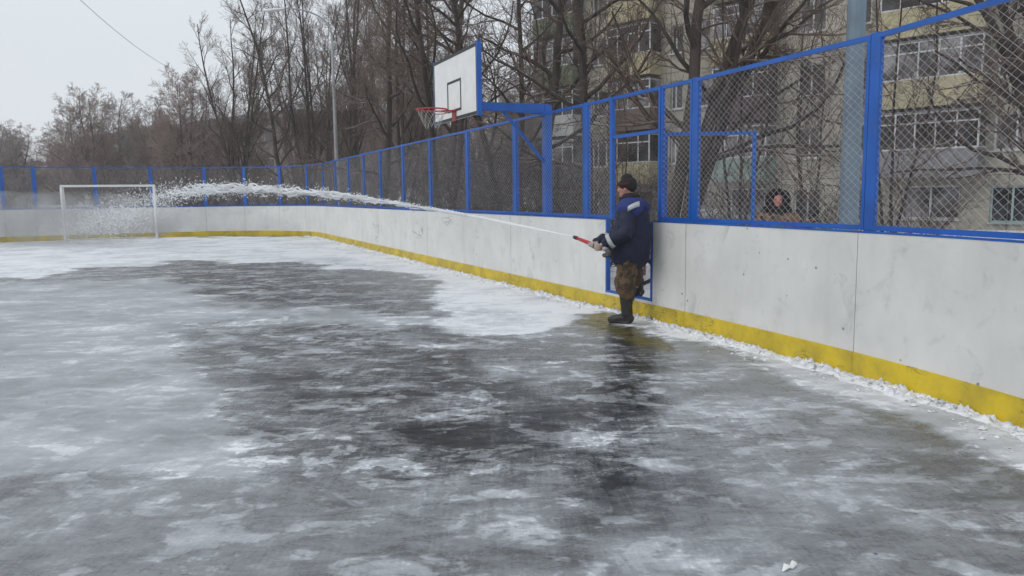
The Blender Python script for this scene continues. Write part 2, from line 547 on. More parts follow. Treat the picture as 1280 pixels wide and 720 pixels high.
def s_at(px, off=0.0, z=1.2):
    best, bs = 1e9, 0
    s = 4.0
    while s < SMAX - 3:
        q = path(s, off, z)[0]
        if q.y > 1:
            e = abs(proj(q)[0] - px)
            if e < best: best, bs = e, s
        s += .02
    return bs


BO = .10           # fence line behind the board face
posts_px = [1089, 868.5, 733, 644, 584.5, 538, 504, 475.5, 455, 436, 419.5, 404, 384, 350, 306, 256, 189, 119, 43, 3]
POST = [s_at(px, BO, 1.9) for px in posts_px]
POST = [POST[0] - 2.45, ] + POST
POST = [POST[0] - 2.4] + POST + [POST[-1] + 2.1, POST[-1] + 4.2]
S_END0, S_END1 = POST[0], POST[-1]
D0, D1 = s_at(757.5, 0, .8), s_at(815.5, 0, .8)
if D0 > D1: D0, D1 = D1, D0          # D0 nearer to camera
F0, F1 = s_at(825.5, BO, 2.0), s_at(765.5, BO, 2.0)   # fence door jambs
BH, TH = 1.20, 2.80


def sweep(mb, s0, s1, o0, o1, z0, z1, step=.4):
    n = max(1, int(math.ceil((s1 - s0) / step)))
    base = len(mb.v)
    for i in range(n + 1):
        s = s0 + (s1 - s0) * i / n
        for (o, z) in ((o0, z0), (o1, z0), (o1, z1), (o0, z1)):
            mb.v.append(tuple(path(s, o, z)[0]))
    for i in range(n):
        for k in range(4):
            k2 = (k + 1) % 4
            a = base + i * 4
            mb.f.append((a + k, a + 4 + k, a + 4 + k2, a + k2))
    mb.f.append((base, base + 1, base + 2, base + 3)[::1])
    e = base + n * 4
    mb.f.append((e + 3, e + 2, e + 1, e))
    return mb


# --- boards
seams = sorted([p for p in POST])
bw = empty('rink_board_wall', path(D1)[0], 0, 'white rink boards with yellow kick strip running round the ice', 'rink boards')


def child(o, par):
    """keep world coordinates while parenting to a moved empty"""
    o.parent = par
    o.matrix_parent_inverse = par.matrix_basis.inverted()
    return o


def pbuild(mb, name, mat, par, smooth=False):
    return child(mb.build(name, mat, None, smooth), par)


segs = []
for a, b_ in zip(seams[:-1], seams[1:]):
    cuts = [a]
    for c in (D0, D1):
        if a < c < b_: cuts.append(c)
    cuts.append(b_)
    cuts.sort()
    for c0, c1 in zip(cuts[:-1], cuts[1:]):
        if abs(c0 - D0) < 1e-6 and abs(c1 - D1) < 1e-6:
            segs.append((c0, c1, True))
        elif c1 - c0 > .03:
            segs.append((c0, c1, D0 - 1e-6 <= c0 and c1 <= D1 + 1e-6))
rnd = random.Random(4)
for c0, c1, door in segs:
    g = .004
    jit = rnd.uniform(-.002, .002)
    mb = MB()
    sweep(mb, c0 + g, c1 - g, jit, .03 + jit, .2, (.235 if door else BH))
    pbuild(mb, 'threshold_panel' if door else 'board_panel', M['board'], bw)
    mb = MB(); sweep(mb, c0 + g * .5, c1 - g * .5, -.012, .028, -.01, .2)
    pbuild(mb, 'kick_strip', M['kick'], bw)
# blue edging on top of the boards, interrupted at the door
for (a, b_) in ((S_END0, D0 - .01), (D1 + .01, S_END1)):
    mb = MB(); sweep(mb, a, b_, -.006, .045, BH + .001, BH + .014)
    pbuild(mb, 'top_edging', M['blue'], bw)
# steel struts behind each board joint
for s in seams:
    mb = MB(); p, t, n = path(s, .055)
    mb.box(p + Vector((0, 0, BH / 2)), (.05, .05, BH - .02), Matrix((t, n, Vector((0, 0, 1)))).transposed())
    pbuild(mb, 'back_strut', M['blue'], bw)
# door frame lining of the board opening
mb = MB()
for s, sg in ((D0, 1), (D1, -1)):
    p, t, n = path(s + sg * .018, .02)
    mb.box(p + Vector((0, 0, .235 + (BH - .235) / 2)), (.03, .06, BH - .235), Matrix((t, n, Vector((0, 0, 1)))).transposed())
sweep(mb, D0 + .034, D1 - .034, -.01, .05, .237, .262)
pbuild(mb, 'door_lining', M['blue'], bw)

# --- mesh fence
fn = empty('mesh_fence', path(POST[3], BO)[0], 0, 'tall blue framed chain link fence standing on the rink boards', 'fence')


def post_box(mb, s, w, dpt, z0, z1, off=BO):
    p, t, n = path(s, off)
    mb.box(p + Vector((0, 0, (z0 + z1) / 2)), (w, dpt, z1 - z0), Matrix((t, n, Vector((0, 0, 1)))).transposed())


for s in POST:
    mb = MB(); post_box(mb, s, .07, .07, .0, TH + .01, BO + .02)
    pbuild(mb, 'post', M['blue'], fn)


def chainlink(mb, A, B, z0, z1, n, cell=.086, r=.0018):
    """diamond wire mesh stretched between ground points A and B"""
    A, B = Vector(A), Vector(B)
    A.z = B.z = 0
    W = (B - A).length
    u = (B - A) / W
    H = z1 - z0
    asp = .77           # diamonds a little wider than tall
    Hs = H / asp
    for sgn in (1, -1):
        k = -int(Hs / cell) - 1 if sgn == 1 else 0
        kmax = int((W + (0 if sgn == 1 else Hs)) / cell) + 1
        while k <= kmax:
            c = k * cell
            # line: x = c + sgn*v
            v0, v1 = 0.0, Hs
            if sgn == 1:
                v0 = max(0, -c); v1 = min(Hs, W - c)
            else:
                v0 = max(0, c - W); v1 = min(Hs, c)
            k += 1
            if v1 - v0 < .01: continue
            a = A + u * (c + sgn * v0) + Vector((0, 0, z0 + v0 * asp)) + n * (.0018 * sgn)
            b_ = A + u * (c + sgn * v1) + Vector((0, 0, z0 + v1 * asp)) + n * (.0018 * sgn)
            t = (b_ - a).normalized()
            s1 = t.cross(n).normalized()
            base = len(mb.v)
            for p in (a, b_):
                for d in (s1 * r, n * r, -s1 * r, -n * r):
                    mb.v.append(tuple(p + d))
            for q in range(4):
                q2 = (q + 1) % 4
                mb.f.append((base + q, base + q2, base + 4 + q2, base + 4 + q))


def frame_panel(s0, s1, z0, z1, par, off=BO, w=.035, wire_off=.0):
    mb = MB()
    pa, ta, na = path(s0, off); pb, tb, nb = path(s1, off)
    up = Vector((0, 0, 1))
    t = (pb - pa).normalized(); n = Vector((t.y, -t.x, 0))
    Mx = Matrix((t, n, up)).transposed()
    for p, sg in ((pa, 1), (pb, -1)):
        mb.box(p + t * (sg * w / 2) + up * (z0 + z1) / 2, (w, w, z1 - z0), Mx)
    Lh = (pb - pa).length - 2 * w
    mid = (pa + pb) / 2
    mb.box(mid + up * (z0 + .02), (Lh, w, .04), Mx)
    mb.box(mid + up * (z1 - .02), (Lh, w, .04), Mx)
    f = pbuild(mb, 'panel_frame', M['blue'], par)
    cm = MB()
    chainlink(cm, pa + t * w + n * wire_off, pb - t * w + n * wire_off, z0 + .04, z1 - .04, n, r=.0016 if pa.y < 11 else .0011)
    pbuild(cm, 'wire_mesh', M['mesh'], par)
    return f


allposts = sorted(POST)
for a, b_ in zip(allposts[:-1], allposts[1:]):
    if a < F0 < b_:
        frame_panel(a + .038, F0 - .022, BH + .02, TH, fn)
    if a < F1 < b_:
        frame_panel(F1 + .022, b_ - .038, BH + .02, TH, fn)
    if a < F0 < b_ or a < F1 < b_:
        continue
    frame_panel(a + .038, b_ - .038, BH + .02, TH, fn)
# door jambs + transom panel over the doorway
for s in (F0, F1):
    mb = MB(); post_box(mb, s, .04, .05, BH if s == F1 else 0.25, TH)
    pbuild(mb, 'door_jamb', M['blue'], fn)
mb = MB(); sweep(mb, F0 + .022, F1 - .022, BO - .02, BO + .02, TH - .04, TH, 2); pbuild(mb, 'transom_rail', M['blue'], fn)
mb = MB(); sweep(mb, F0 + .022, F1 - .022, BO - .02, BO + .02, 2.26, 2.30, 2); pbuild(mb, 'transom_rail', M['blue'], fn)

# open gate leaf swung outwards
hinge = path(F0, BO + .05)[0]
end = at(931, 9.45, 1.8); end.z = 0
gt = (end - hinge).normalized(); gn = Vector((gt.y, -gt.x, 0))
gw = 1.08
gate = MB()
Mg = Matrix((gt, gn, Vector((0, 0, 1)))).transposed()
for x in (.02, gw - .02):
    gate.box(hinge + gt * x + Vector((0, 0, 1.26)), (.04, .04, 2.0), Mg)
for z in (.28, 1.18, 2.24):
    gate.box(hinge + gt * (gw / 2) + Vector((0, 0, z)), (gw - .08, .04, .04), Mg)
gleaf = pbuild(gate, 'gate', M['blue'], fn)
cm = MB(); chainlink(cm, hinge + gt * .04, hinge + gt * (gw - .04), 1.20, 2.22, gn)
gm = cm.build('wire_mesh', M['mesh']); gm.parent = gleaf; gm.matrix_parent_inverse = (gleaf.matrix_parent_inverse @ gleaf.matrix_basis).inverted()
pn = MB(); pn.box(hinge + gt * (gw / 2) + Vector((0, 0, .73)), (gw - .08, .012, .86), Mg)
gm = pn.build('lower_panel', M['board']); gm.parent = gleaf; gm.matrix_parent_inverse = (gleaf.matrix_parent_inverse @ gleaf.matrix_basis).inverted()

# ------------------------------------------------------------------ ice
def noise2(x, y, sc, seed=0.0):
    return noise.noise(Vector((x * sc + seed, y * sc - seed, seed)))


def poly(pts):
    return [(lambda q: (q.x, q.y))(gp(*p)) for p in pts]


REG = [  # (outline on the ice, snow cover, edge softness in metres)
    (poly([(-300, 292), (380, 292), (405, 298), (560, 330), (800, 402), (1000, 455), (1300, 545), (1300, 480), (900, 400), (560, 300), (400, 285), (-300, 285)]), .95, .5),
    (poly([(-260, 296), (640, 296), (760, 385), (735, 400), (690, 412), (562, 418), (548, 408), (562, 392), (545, 378), (545, 352), (470, 338), (405, 332), (330, 328), (215, 327), (195, 331), (95, 335), (60, 346), (-200, 356)]), .93, .22),
    (poly([(200, 330), (215, 326), (330, 329), (405, 332), (428, 345), (445, 362), (455, 385), (300, 378), (215, 368), (175, 345)]), .37, .35),
    (poly([(405, 333), (470, 338), (541, 352), (545, 376), (470, 378), (440, 362), (425, 345)]), .46, .3),
    (poly([(-200, 360), (190, 348), (330, 385), (560, 395), (550, 412), (330, 405), (235, 408), (262, 452), (330, 550), (420, 720), (-400, 720)]), .68, .8),
    (poly([(225, 408), (330, 402), (560, 420), (690, 414), (735, 402), (760, 395), (800, 405), (840, 440), (815, 480), (830, 560), (900, 720), (420, 720), (330, 550), (262, 452)]), .41, .5),
    (poly([(330, 480), (540, 440), (700, 470), (800, 455), (815, 550), (800, 600), (500, 600), (340, 560)]), .31, .6),
    (poly([(560, 425), (720, 425), (748, 470), (700, 490), (600, 470)]), .44, .3),
    (poly([(800, 410), (860, 425), (1000, 460), (1290, 555), (1500, 720), (880, 720), (830, 560), (820, 480), (840, 440)]), .53, .45),
    (poly([(900, 420), (1290, 520), (1500, 620), (1300, 600), (1150, 530), (1000, 480)]), .82, .30),
    (poly([(730, 392), (770, 392), (850, 425), (845, 435), (790, 440), (745, 412)]), .20, .12),
    (poly([(800, 560), (1200, 560), (1600, 800), (700, 800)]), .50, .5),
    (poly([(-300, 600), (700, 610), (700, 900), (-700, 900)]), .50, .6),
]
GREEN = poly([(735, 394), (760, 396), (845, 428), (845, 437), (815, 440), (760, 412), (735, 402)])


def sdist(P, x, y):
    """signed distance (negative inside), numpy"""
    n = len(P)
    inside = np.zeros(x.shape, bool)
    dmin = np.full(x.shape, 1e9)
    for i in range(n):
        x0, y0 = P[i]; x1, y1 = P[(i + 1) % n]
        dx, dy = x1 - x0, y1 - y0
        L2 = dx * dx + dy * dy + 1e-12
        t = np.clip(((x - x0) * dx + (y - y0) * dy) / L2, 0, 1)
        d = np.hypot(x - x0 - t * dx, y - y0 - t * dy)
        dmin = np.minimum(dmin, d)
        cond = ((y0 > y) != (y1 > y)) & (x < (x1 - x0) * (y - y0) / (y1 - y0 + 1e-12) + x0)
        inside ^= cond
    return np.where(inside, -dmin, dmin)


def build_ice():
    xs = np.arange(-26, 4.2, .085)
    ys = np.concatenate([np.arange(-1, 9, .06), np.arange(9, 35, .10)])
    X, Y = np.meshgrid(xs, ys)
    nz1 = np.zeros(X.shape); nz2 = np.zeros(X.shape); nz3 = np.zeros(X.shape); nz4 = np.zeros(X.shape)
    for j in range(X.shape[0]):
        for i in range(X.shape[1]):
            v = Vector((X[j, i] * .9, Y[j, i] * .75, 3.3))
            nz1[j, i] = noise.fractal(v, 1.0, 2.0, 4)
            nz2[j, i] = noise.fractal(v + Vector((17, 5, 9)), 1.0, 2.0, 4)
            nz3[j, i] = noise.noise(v * 5.5)
            nz4[j, i] = noise.noise(v * 5.5 + Vector((31, 2, 7)))
    sc = np.clip(Y / 14, .35, 1.6)
    xw = X + nz1 * .42 * sc + nz3 * .10
    yw = Y + nz2 * .75 * sc + nz4 * .14
    W = np.full(X.shape, .45)
    for P, val, soft in REG:
        d = sdist(P, xw, yw)
        a = 1 / (1 + np.exp(np.clip(d / (soft * .13 * np.clip(Y / 9, .6, 3)), -30, 30)))
        W = W * (1 - a) + val * a
    G = 1 / (1 + np.exp(np.clip(sdist(GREEN, xw, yw) / .03, -30, 30)))
    W = np.clip(W + nz1 * .10, 0, 1)
    gy = np.gradient(W, axis=0) / .06; gx = np.gradient(W, axis=1) / .085
    EDGE = np.clip(np.hypot(gx, gy * .9) * 1.1, 0, 1.15)
    ring = [path(s, .045)[0] for s in np.linspace(0, SMAX, 220)]
    ringp = [(p.x, p.y) for p in ring] + [(-30, -2), (2, -2)]
    ins = sdist(ringp, X, Y) < 0
    ny, nx = X.shape
    idx = -np.ones(X.shape, int)
    keep = ins[:-1, :-1] & ins[1:, :-1] & ins[:-1, 1:] & ins[1:, 1:]
    used = np.zeros(X.shape, bool)
    used[:-1, :-1] |= keep; used[1:, :-1] |= keep; used[:-1, 1:] |= keep; used[1:, 1:] |= keep
    idx[used] = np.arange(used.sum())
    Zz = nz1 * .004
    V = np.stack([X[used], Y[used], Zz[used]], 1)
    jj, ii = np.nonzero(keep)
    Fq = np.stack([idx[jj, ii], idx[jj, ii + 1], idx[jj + 1, ii + 1], idx[jj + 1, ii]], 1)
    me = bpy.data.meshes.new('ice')
    me.from_pydata(V.tolist(), [], Fq.tolist())
    ca = me.color_attributes.new('snow_cover', 'FLOAT_COLOR', 'POINT')
    col = np.ones((len(V), 4), np.float32)
    col[:, 0] = W[used]; col[:, 1] = G[used]; col[:, 2] = EDGE[used]
    ca.data.foreach_set('color', col.ravel())
    me.polygons.foreach_set('use_smooth', [True] * len(me.polygons))
    me.materials.append(M['ice'])
    o = bpy.data.objects.new('ice', me); COL.objects.link(o)
    tag(o, kind='structure')


build_ice()

# ground outside
g = MB()
g.add([(-900, -300, -.04), (900, -300, -.04), (900, 1500, -.04), (-900, 1500, -.04)], [(0, 1, 2, 3)])
tag(g.build('ground', M['ground']), kind='structure')


# ridge of crumbled snow against the boards
def build_ridge():
    mb = MB()
    s = 2.0
    rows = []
    s1 = s_at(384, 0, 0)
    K = 12
    while s < s1:
        p, t, n = path(s)
        wid = .17 + .14 * noise.noise(Vector((s * .9, 3, 0))) + .10 * noise.noise(Vector((s * 3.5, 9, 0)))
        d0, d1 = D0 - .35, D1 + .1
        if d0 < s < d1:
            wid *= .35
        wid *= 1 + .3 * max(0, (9 - p.y) / 5)
        hgt = max(.006, .032 + .035 * noise.noise(Vector((s * 2.1, 1, 4))) + .02 * noise.noise(Vector((s * 9, 1, 4))))
        row = []
        for k in range(K + 1):
            f = k / K
            w = wid * f + .018 * noise.noise(Vector((s * 11, f * 5, 2)))
            q = path(s, -.012 - max(0, w))[0]
            prof = math.sin(math.pi * (.18 + .82 * f)) ** .8 if f < 1 else 0
            q.z = -.004 + max(0, hgt * prof * (.85 + 1.3 * noise.noise(Vector((s * 16, f * 7, 5))) + 1.1 * noise.noise(Vector((s * 34, f * 11, 8)))))
            if k == K: q.z = -.008
            row.append(len(mb.v)); mb.v.append(tuple(q))
        rows.append(row)
        s += .018 if p.y < 12 else .05
    for a, b_ in zip(rows[:-1], rows[1:]):
        for k in range(K):
            mb.f.append((a[k], a[k + 1], b_[k + 1], b_[k]))
    o = mb.build('snow_ridge', M['ridge'], None, True)
    tag(o, kind='stuff', label='low ridge of crumbled snow lying along the foot of the boards')
    # loose crumbs
    mb = MB(); rn = random.Random(7)
    for i in range(1900):
        s = 2.6 + (s1 - 2.6) * rn.random() ** 1.5
        if D0 - .3 < s < D1: continue
        p = path(s, -.03 - abs(rn.gauss(.0, .19)))[0]
        r = .004 + .020 * rn.random() ** 2.5
        v = []
        for d in ((1, 0, 0), (-1, 0, 0), (0, 1, 0), (0, -1, 0), (0, 0, 1), (0, 0, -1)):
            v.append(p + Vector((d[0], d[1], d[2] * .55)) * r * rn.uniform(.45, 1.7) + Vector((rn.gauss(0, .3) * r, rn.gauss(0, .3) * r, r * .3)))
        mb.add(v, [(0, 2, 4), (2, 1, 4), (1, 3, 4), (3, 0, 4), (2, 0, 5), (1, 2, 5), (3, 1, 5), (0, 3, 5)])
    o = mb.build('snow_crumbs', M['ridge'])
    tag(o, kind='stuff', label='loose lumps of snow scattered beside the boards')


build_ridge()

# pale torn scrap lying on the ice near the camera
sc_p = gp(987, 711, .006)
mb = MB(); pts = [sc_p + Vector((x, y, z)) for x, y, z in ((-.035, -.02, 0), (-.012, .004, .012), (.010, .006, .005), (.030, .028, .014), (.022, .045, .002))]
mb.tube(pts, [(.004, .002), (.014, .004), (.010, .004), (.013, .004), (.003, .002)], 8)
tag(mb.build('paper_scrap', M['white_metal']), 'small pale crumpled scrap lying on the ice at the bottom right', 'scrap')

# ------------------------------------------------------------------ goal
g0 = gp(81, 303); g1 = gp(196.5, 298.5)
gd = (g1 - g0); gl = gd.length; gd.normalize()
mid = (g0 + g1) / 2
gd = ND.copy(); g0 = mid - gd * 1.55; g1 = mid + gd * 1.55
bk = SD.copy()
goal = empty('football_goal', mid, 0, 'white metal goal frame without net in front of the far boards', 'goal')
GH = 2.05
mb = MB()
for p in (g0, g1):
    mb = MB(); mb.beam(p, p + Vector((0, 0, GH - .045)), .08, .08); pbuild(mb, 'goal_post', M['white_metal'], goal)
mb = MB(); mb.beam(g0 - gd * .04 + Vector((0, 0, GH)), g1 + gd * .04 + Vector((0, 0, GH)), .08, .08); pbuild(mb, 'crossbar', M['white_metal'], goal)
for p in (g0, g1):
    mb = MB()
    mb.tube([p + bk * .05 + Vector((0, 0, GH)), p + bk * .55 + Vector((0, 0, GH - .06)), p + bk * .75 + Vector((0, 0, GH - .5)), p + bk * 1.0 + Vector((0, 0, .05))], .022, 6)
    mb.tube([p + bk * 1.0 + Vector((0, 0, .03)), p + bk * .05 + Vector((0, 0, .03))], .022, 6)
    pbuild(mb, 'back_support', M['white_metal'], goal)
mb = MB(); mb.tube([g0 + bk * 1.0 + Vector((0, 0, .04)), g1 + bk * 1.0 + Vector((0, 0, .04))], .022, 6); pbuild(mb, 'ground_bar', M['white_metal'], goal)

# ------------------------------------------------------------------ basketball hoop
s_p = s_at(684, BO + .1, 1.9)
pp = path(s_p, BO + .10)[0]
hoop = empty('basketball_hoop', pp, 0, 'basketball backboard with red rim on a blue cantilever arm above the fence', 'basketball hoop')
mb = MB(); mb.box(pp + Vector((0, 0, 1.46)), (.12, .12, 2.92), Matrix((SD, ND, Vector((0, 0, 1)))).transposed()); pbuild(mb, 'pole', M['blue'], hoop)
inn = -ND
bc = pp + inn * 1.52            # centre of the board back plane
BZ0, BZ1, BW = 2.66, 3.62, 1.86
mb = MB()
a = pp + Vector((0, 0, 2.86)) + ND * .06; b_ = bc + inn * -.04 + Vector((0, 0, 2.88))
# tapered arm
base = len(mb.v)
for q, h in ((a, .075), (b_, .055)):
    for sx, sz in ((-1, -1), (1, -1), (1, 1), (-1, 1)):
        mb.v.append(tuple(q + SD * (.05 * sx) + Vector((0, 0, sz * h))))
mb.f += [(0, 1, 5, 4), (1, 2, 6, 5), (2, 3, 7, 6), (3, 0, 4, 7), (3, 2, 1, 0), (4, 5, 6, 7)]
pbuild(mb, 'arm', M['blue'], hoop)
mb = MB(); mb.beam(pp + Vector((0, 0, 2.05)) + inn * .05, pp + inn * .75 + Vector((0, 0, 2.82)), .04, .04); pbuild(mb, 'brace', M['blue'], hoop)
for sd in (-1, 1):
    mb = MB(); mb.beam(bc + SD * (.55 * sd) + Vector((0, 0, 3.35)) + ND * .03, bc + ND * .42 + Vector((0, 0, 2.9)) + SD * (.05 * sd), .025, .025); pbuild(mb, 'brace', M['blue'], hoop)
Mb = Matrix((SD, ND, Vector((0, 0, 1)))).transposed()
zc = (BZ0 + BZ1) / 2
mb = MB(); mb.box(bc + Vector((0, 0, zc)), (BW, .02, BZ1 - BZ0), Mb)
bb = pbuild(mb, 'backboard', M['white_metal'], hoop)


def sub(mb, name, mat, par, smooth=False):
    o = mb.build(name, mat, None, smooth)
    o.parent = par
    o.matrix_parent_inverse = (par.matrix_parent_inverse @ par.matrix_basis).inverted() if par.parent is None else (par.parent.matrix_basis @ par.matrix_parent_inverse @ par.matrix_basis).inverted()
    return o


fr = MB()
for sd in (-1, 1):
    fr.box(bc + SD * (sd * (BW / 2 + .013)) + ND * .02 + Vector((0, 0, zc)), (.025, .07, BZ1 - BZ0 + .04), Mb)
fr.box(bc + ND * .035 + Vector((0, 0, BZ0 + .03)), (BW, .045, .03), Mb)
fr.box(bc + ND * .035 + Vector((0, 0, BZ1 - .03)), (BW, .045, .03), Mb)
sub(fr, 'board_frame', M['blue'], bb)
bl = MB()
fo = inn * .0125
t_ = .045
for z in (BZ0 + t_ / 2, BZ1 - t_ / 2):
    bl.box(bc + fo + Vector((0, 0, z)), (BW, .004, t_), Mb)
for sd in (-1, 1):
    bl.box(bc + fo + SD * (sd * (BW / 2 - .012)) + Vector((0, 0, zc)), (.024, .004, BZ1 - BZ0 - 2 * t_), Mb)
z0, z1, hw = BZ0 + .14, BZ0 + .56, .30
for z in (z0, z1):
    bl.box(bc + fo + Vector((0, 0, z)), (2 * hw, .004, .035), Mb)
for sd in (-1, 1):
    bl.box(bc + fo + SD * (sd * (hw - .0175)) + Vector((0, 0, (z0 + z1) / 2)), (.035, .004, z1 - z0 - .035), Mb)
sub(bl, 'board_markings', M['black'], bb)
rc = bc + inn * (.02 + .12 + .225) + Vector((0, 0, 2.80))
mb = MB()
rp = [rc + (SD * math.cos(2 * math.pi * k / 28) + ND * math.sin(2 * math.pi * k / 28)) * .225 for k in range(29)]
mb.tube(rp, .011, 8, False)
rp2 = [p - Vector((0, 0, .05)) for p in rp]
mb.tube([rc - Vector((0, 0, .045)) + (SD * math.cos(a_) + ND * math.sin(a_)) * .225 for a_ in [R(20 + k * 140 / 12) for k in range(13)]], .007, 6)
mb.box(bc + inn * .08 + Vector((0, 0, 2.79)), (.20, .13, .012), Mb)
mb.box(bc + inn * .019 + Vector((0, 0, 2.73)), (.16, .012, .17), Mb)
rim = pbuild(mb, 'rim', M['hoop_red'], hoop, False)
nt_ = MB()
for dr in (1, -1):
    for k in range(12):
        pts = []
        for j in range(7):
            f = j / 6
            an = 2 * math.pi * (k + dr * f * 1.6) / 12
            rr = .21 * (1 - .5 * f)
            pts.append(rc + (SD * math.cos(an) + ND * math.sin(an)) * rr - Vector((0, 0, 0.01 + .25 * f + .02 * math.sin(k * 2.1) * f)))
        nt_.tube(pts, .0024, 4, False)
pbuild(nt_, 'net', M['net'], hoop)

# ------------------------------------------------------------------ poles and lamps
lp = at(424, 35.5)
lamp = empty('street_lamp', lp, 0, 'tall thin street lamp with curved arm behind the corner of the fence', 'street lamp')
mb = MB(); mb.tube([lp + Vector((0, 0, z)) for z in (-.1, 3, 6, 8.6)], [.10, .085, .07, .055], 10)
pbuild(mb, 'pole', M['lamp_grey'], lamp, True)
mb = MB()
pts = []
for k in range(12):
    a_ = R(90) * k / 11
    pts.append(lp + Vector((-.95 * (1 - math.cos(a_)) * 1.0, 0, 8.6 + 1.15 * math.sin(a_))) + Vector((-1.15 * (k / 11) ** 2, 0, 0)))
mb.tube(pts, .035, 8)
pbuild(mb, 'arm', M['lamp_grey'], lamp, True)
mb = MB(); e = pts[-1]
mb.limb([e + Vector((.05, 0, -.02)), e + Vector((-.2, 0, -.05)), e + Vector((-.65, 0, -.09)), e + Vector((-.85, 0, -.09))], [(.05, .04), (.12, .07), (.13, .07), (.07, .04)], 12, (0, 1, 0))
pbuild(mb, 'lamp_head', M['white_metal'], lamp, True)

sp = at(1056, 9.6)
sp_o = empty('steel_pole', sp, 0, 'thick pale grey steel pole rising just outside the fence', 'pole')
mb = MB(); mb.tube([sp + Vector((0, 0, z)) for z in (-.05, 2, 5, 9)], [.118, .112, .10, .085], 12)
pbuild(mb, 'shaft', M['galv'], sp_o, False)
mb = MB(); mb.tube([sp + Vector((0, 0, z)) for z in (-.03, .02)], [.2, .2], 16); pbuild(mb, 'base_flange', M['galv'], sp_o)

# overhead cable
ca0 = at(60, 30, 10); ca0.z = 1.55 + 275 * 30 / 980
ca1 = at(216, 52, 8); ca1.z = 1.55 + (249 - 92) * 52 / 980
ca2 = at(430, 75, 8)
mb = MB()
pts = []
for k in range(25):
    t = k / 24 * 1.25 - .25
    p = ca0.lerp(ca1, t)
    p.z -= .35 * (1 - (2 * t - 1) ** 2) if t > 0 else 0
    pts.append(p)
mb.tube(pts, .011, 5)
tag(mb.build('overhead_cable', M['dark_steel']), 'thin dark cable sagging across the pale sky into the trees', 'cable')

# bench behind the far fence
bp_ = at(82, 38)
bench = empty('park_bench', bp_, 0, 'pale slatted bench standing outside the far left fence', 'bench')
mb = MB(); mb.beam(bp_ + Vector((-1.25, 0, 1.25)), bp_ + Vector((1.25, .3, 1.25)), .08, .12); mb.beam(bp_ + Vector((-1.25, 0, 1.08)), bp_ + Vector((1.25, .3, 1.08)), .08, .07); pbuild(mb, 'backrest', M['white_metal'], bench)
mb = MB(); mb.beam(bp_ + Vector((-1.25, -.25, .75)), bp_ + Vector((1.25, .05, .75)), .4, .05); pbuild(mb, 'seat', M['frame_t'], bench)
for x in (-1.1, 1.1):
    mb = MB(); mb.beam(bp_ + Vector((x, .02 + .12 * (x + 1.1) / 1.1, 0)), bp_ + Vector((x, .02 + .12 * (x + 1.1) / 1.1, 1.3)), .05, .05); mb.beam(bp_ + Vector((x, -.4 + .12 * (x + 1.1) / 1.1, 0)), bp_ + Vector((x, -.4 + .12 * (x + 1.1) / 1.1, .72)), .05, .05)
    pbuild(mb, 'leg', M['dark_steel'], bench)

# low red rail seen through the doorway
ra, rb = Vector((-1.0, 16.3, 0)), Vector((4.6, 14.5, 0))
rail = empty('low_rail_fence', ra, 0, 'low dark red pipe rail crossing the snow outside the doorway', 'rail')
mb = MB(); mb.tube([ra + Vector((0, 0, .55)), rb + Vector((0, 0, .55))], .03, 8); pbuild(mb, 'rail', M['rust'], rail)
for k in range(4):
    p = ra.lerp(rb, (k + .3) / 3.6); mb = MB(); mb.tube([p + Vector((0, 0, -.04)), p + Vector((0, 0, .52))], .025, 8); pbuild(mb, 'post', M['rust'], rail)

# ------------------------------------------------------------------ apartment block
P0 = Vector((1.75, 47.4, 0)); U = Vector((.708, -.706, 0)).normalized(); NB = Vector((U.y, -U.x, 0))
if NB.y > 0: NB = -NB


def a_at(px, z=6):
    best, ba = 1e9, 0
    a_ = -1.0
    while a_ < 36:
        q = P0 + U * a_; q.z = z
        e_ = abs(proj(q)[0] - px)
        if e_ < best: best, ba = e_, a_
        a_ += .02
    return ba


FL = [-.6 + 2.76 * i for i in range(5)]
ROOF = FL[-1] + 2.76
blk = empty('apartment_block', P0, 0, 'five storey beige apartment block with glazed balconies behind the trees', 'apartment block')
Mw = Matrix((U, NB, Vector((0, 0, 1)))).transposed()
AL = 36.0
balc = [(a_at(681), a_at(730)), (a_at(772), a_at(826)), (a_at(903), a_at(972)), (a_at(1108), a_at(1238))]
balc.append((balc[-1][1] + 3.0, balc[-1][1] + 6.2))
wins = []
for lo, hi in ((740, 757), (838, 853), (864, 887), (996, 1030), (1062, 1086)):
    wins.append((a_at(lo), a_at(hi)))
wins.append((balc[3][1] + .25, balc[3][1] + 1.75))
wins.append((balc[4][1] + .5, balc[4][1] + 1.9))
openings = []
for (w0, w1) in wins:
    for f in FL:
        openings.append((w0, w1, f + .85, f + 2.25, 'win'))
for bi, (b0, b1) in enumerate(balc):
    f = FL[0]
    c = (b0 + b1) / 2
    openings.append((c - min(1.1, (b1 - b0) * .32), c + min(1.1, (b1 - b0) * .32), f + .95, f + 2.3, 'win'))
# facade with openings
ae = sorted(set([0, AL] + [x for o in openings for x in o[:2]]))
ze = sorted(set([-1.2, ROOF] + [x for o in openings for x in o[2:4]]))
mb = MB()


def wp(a_, out, z):
    return P0 + U * a_ + NB * out + Vector((0, 0, z))


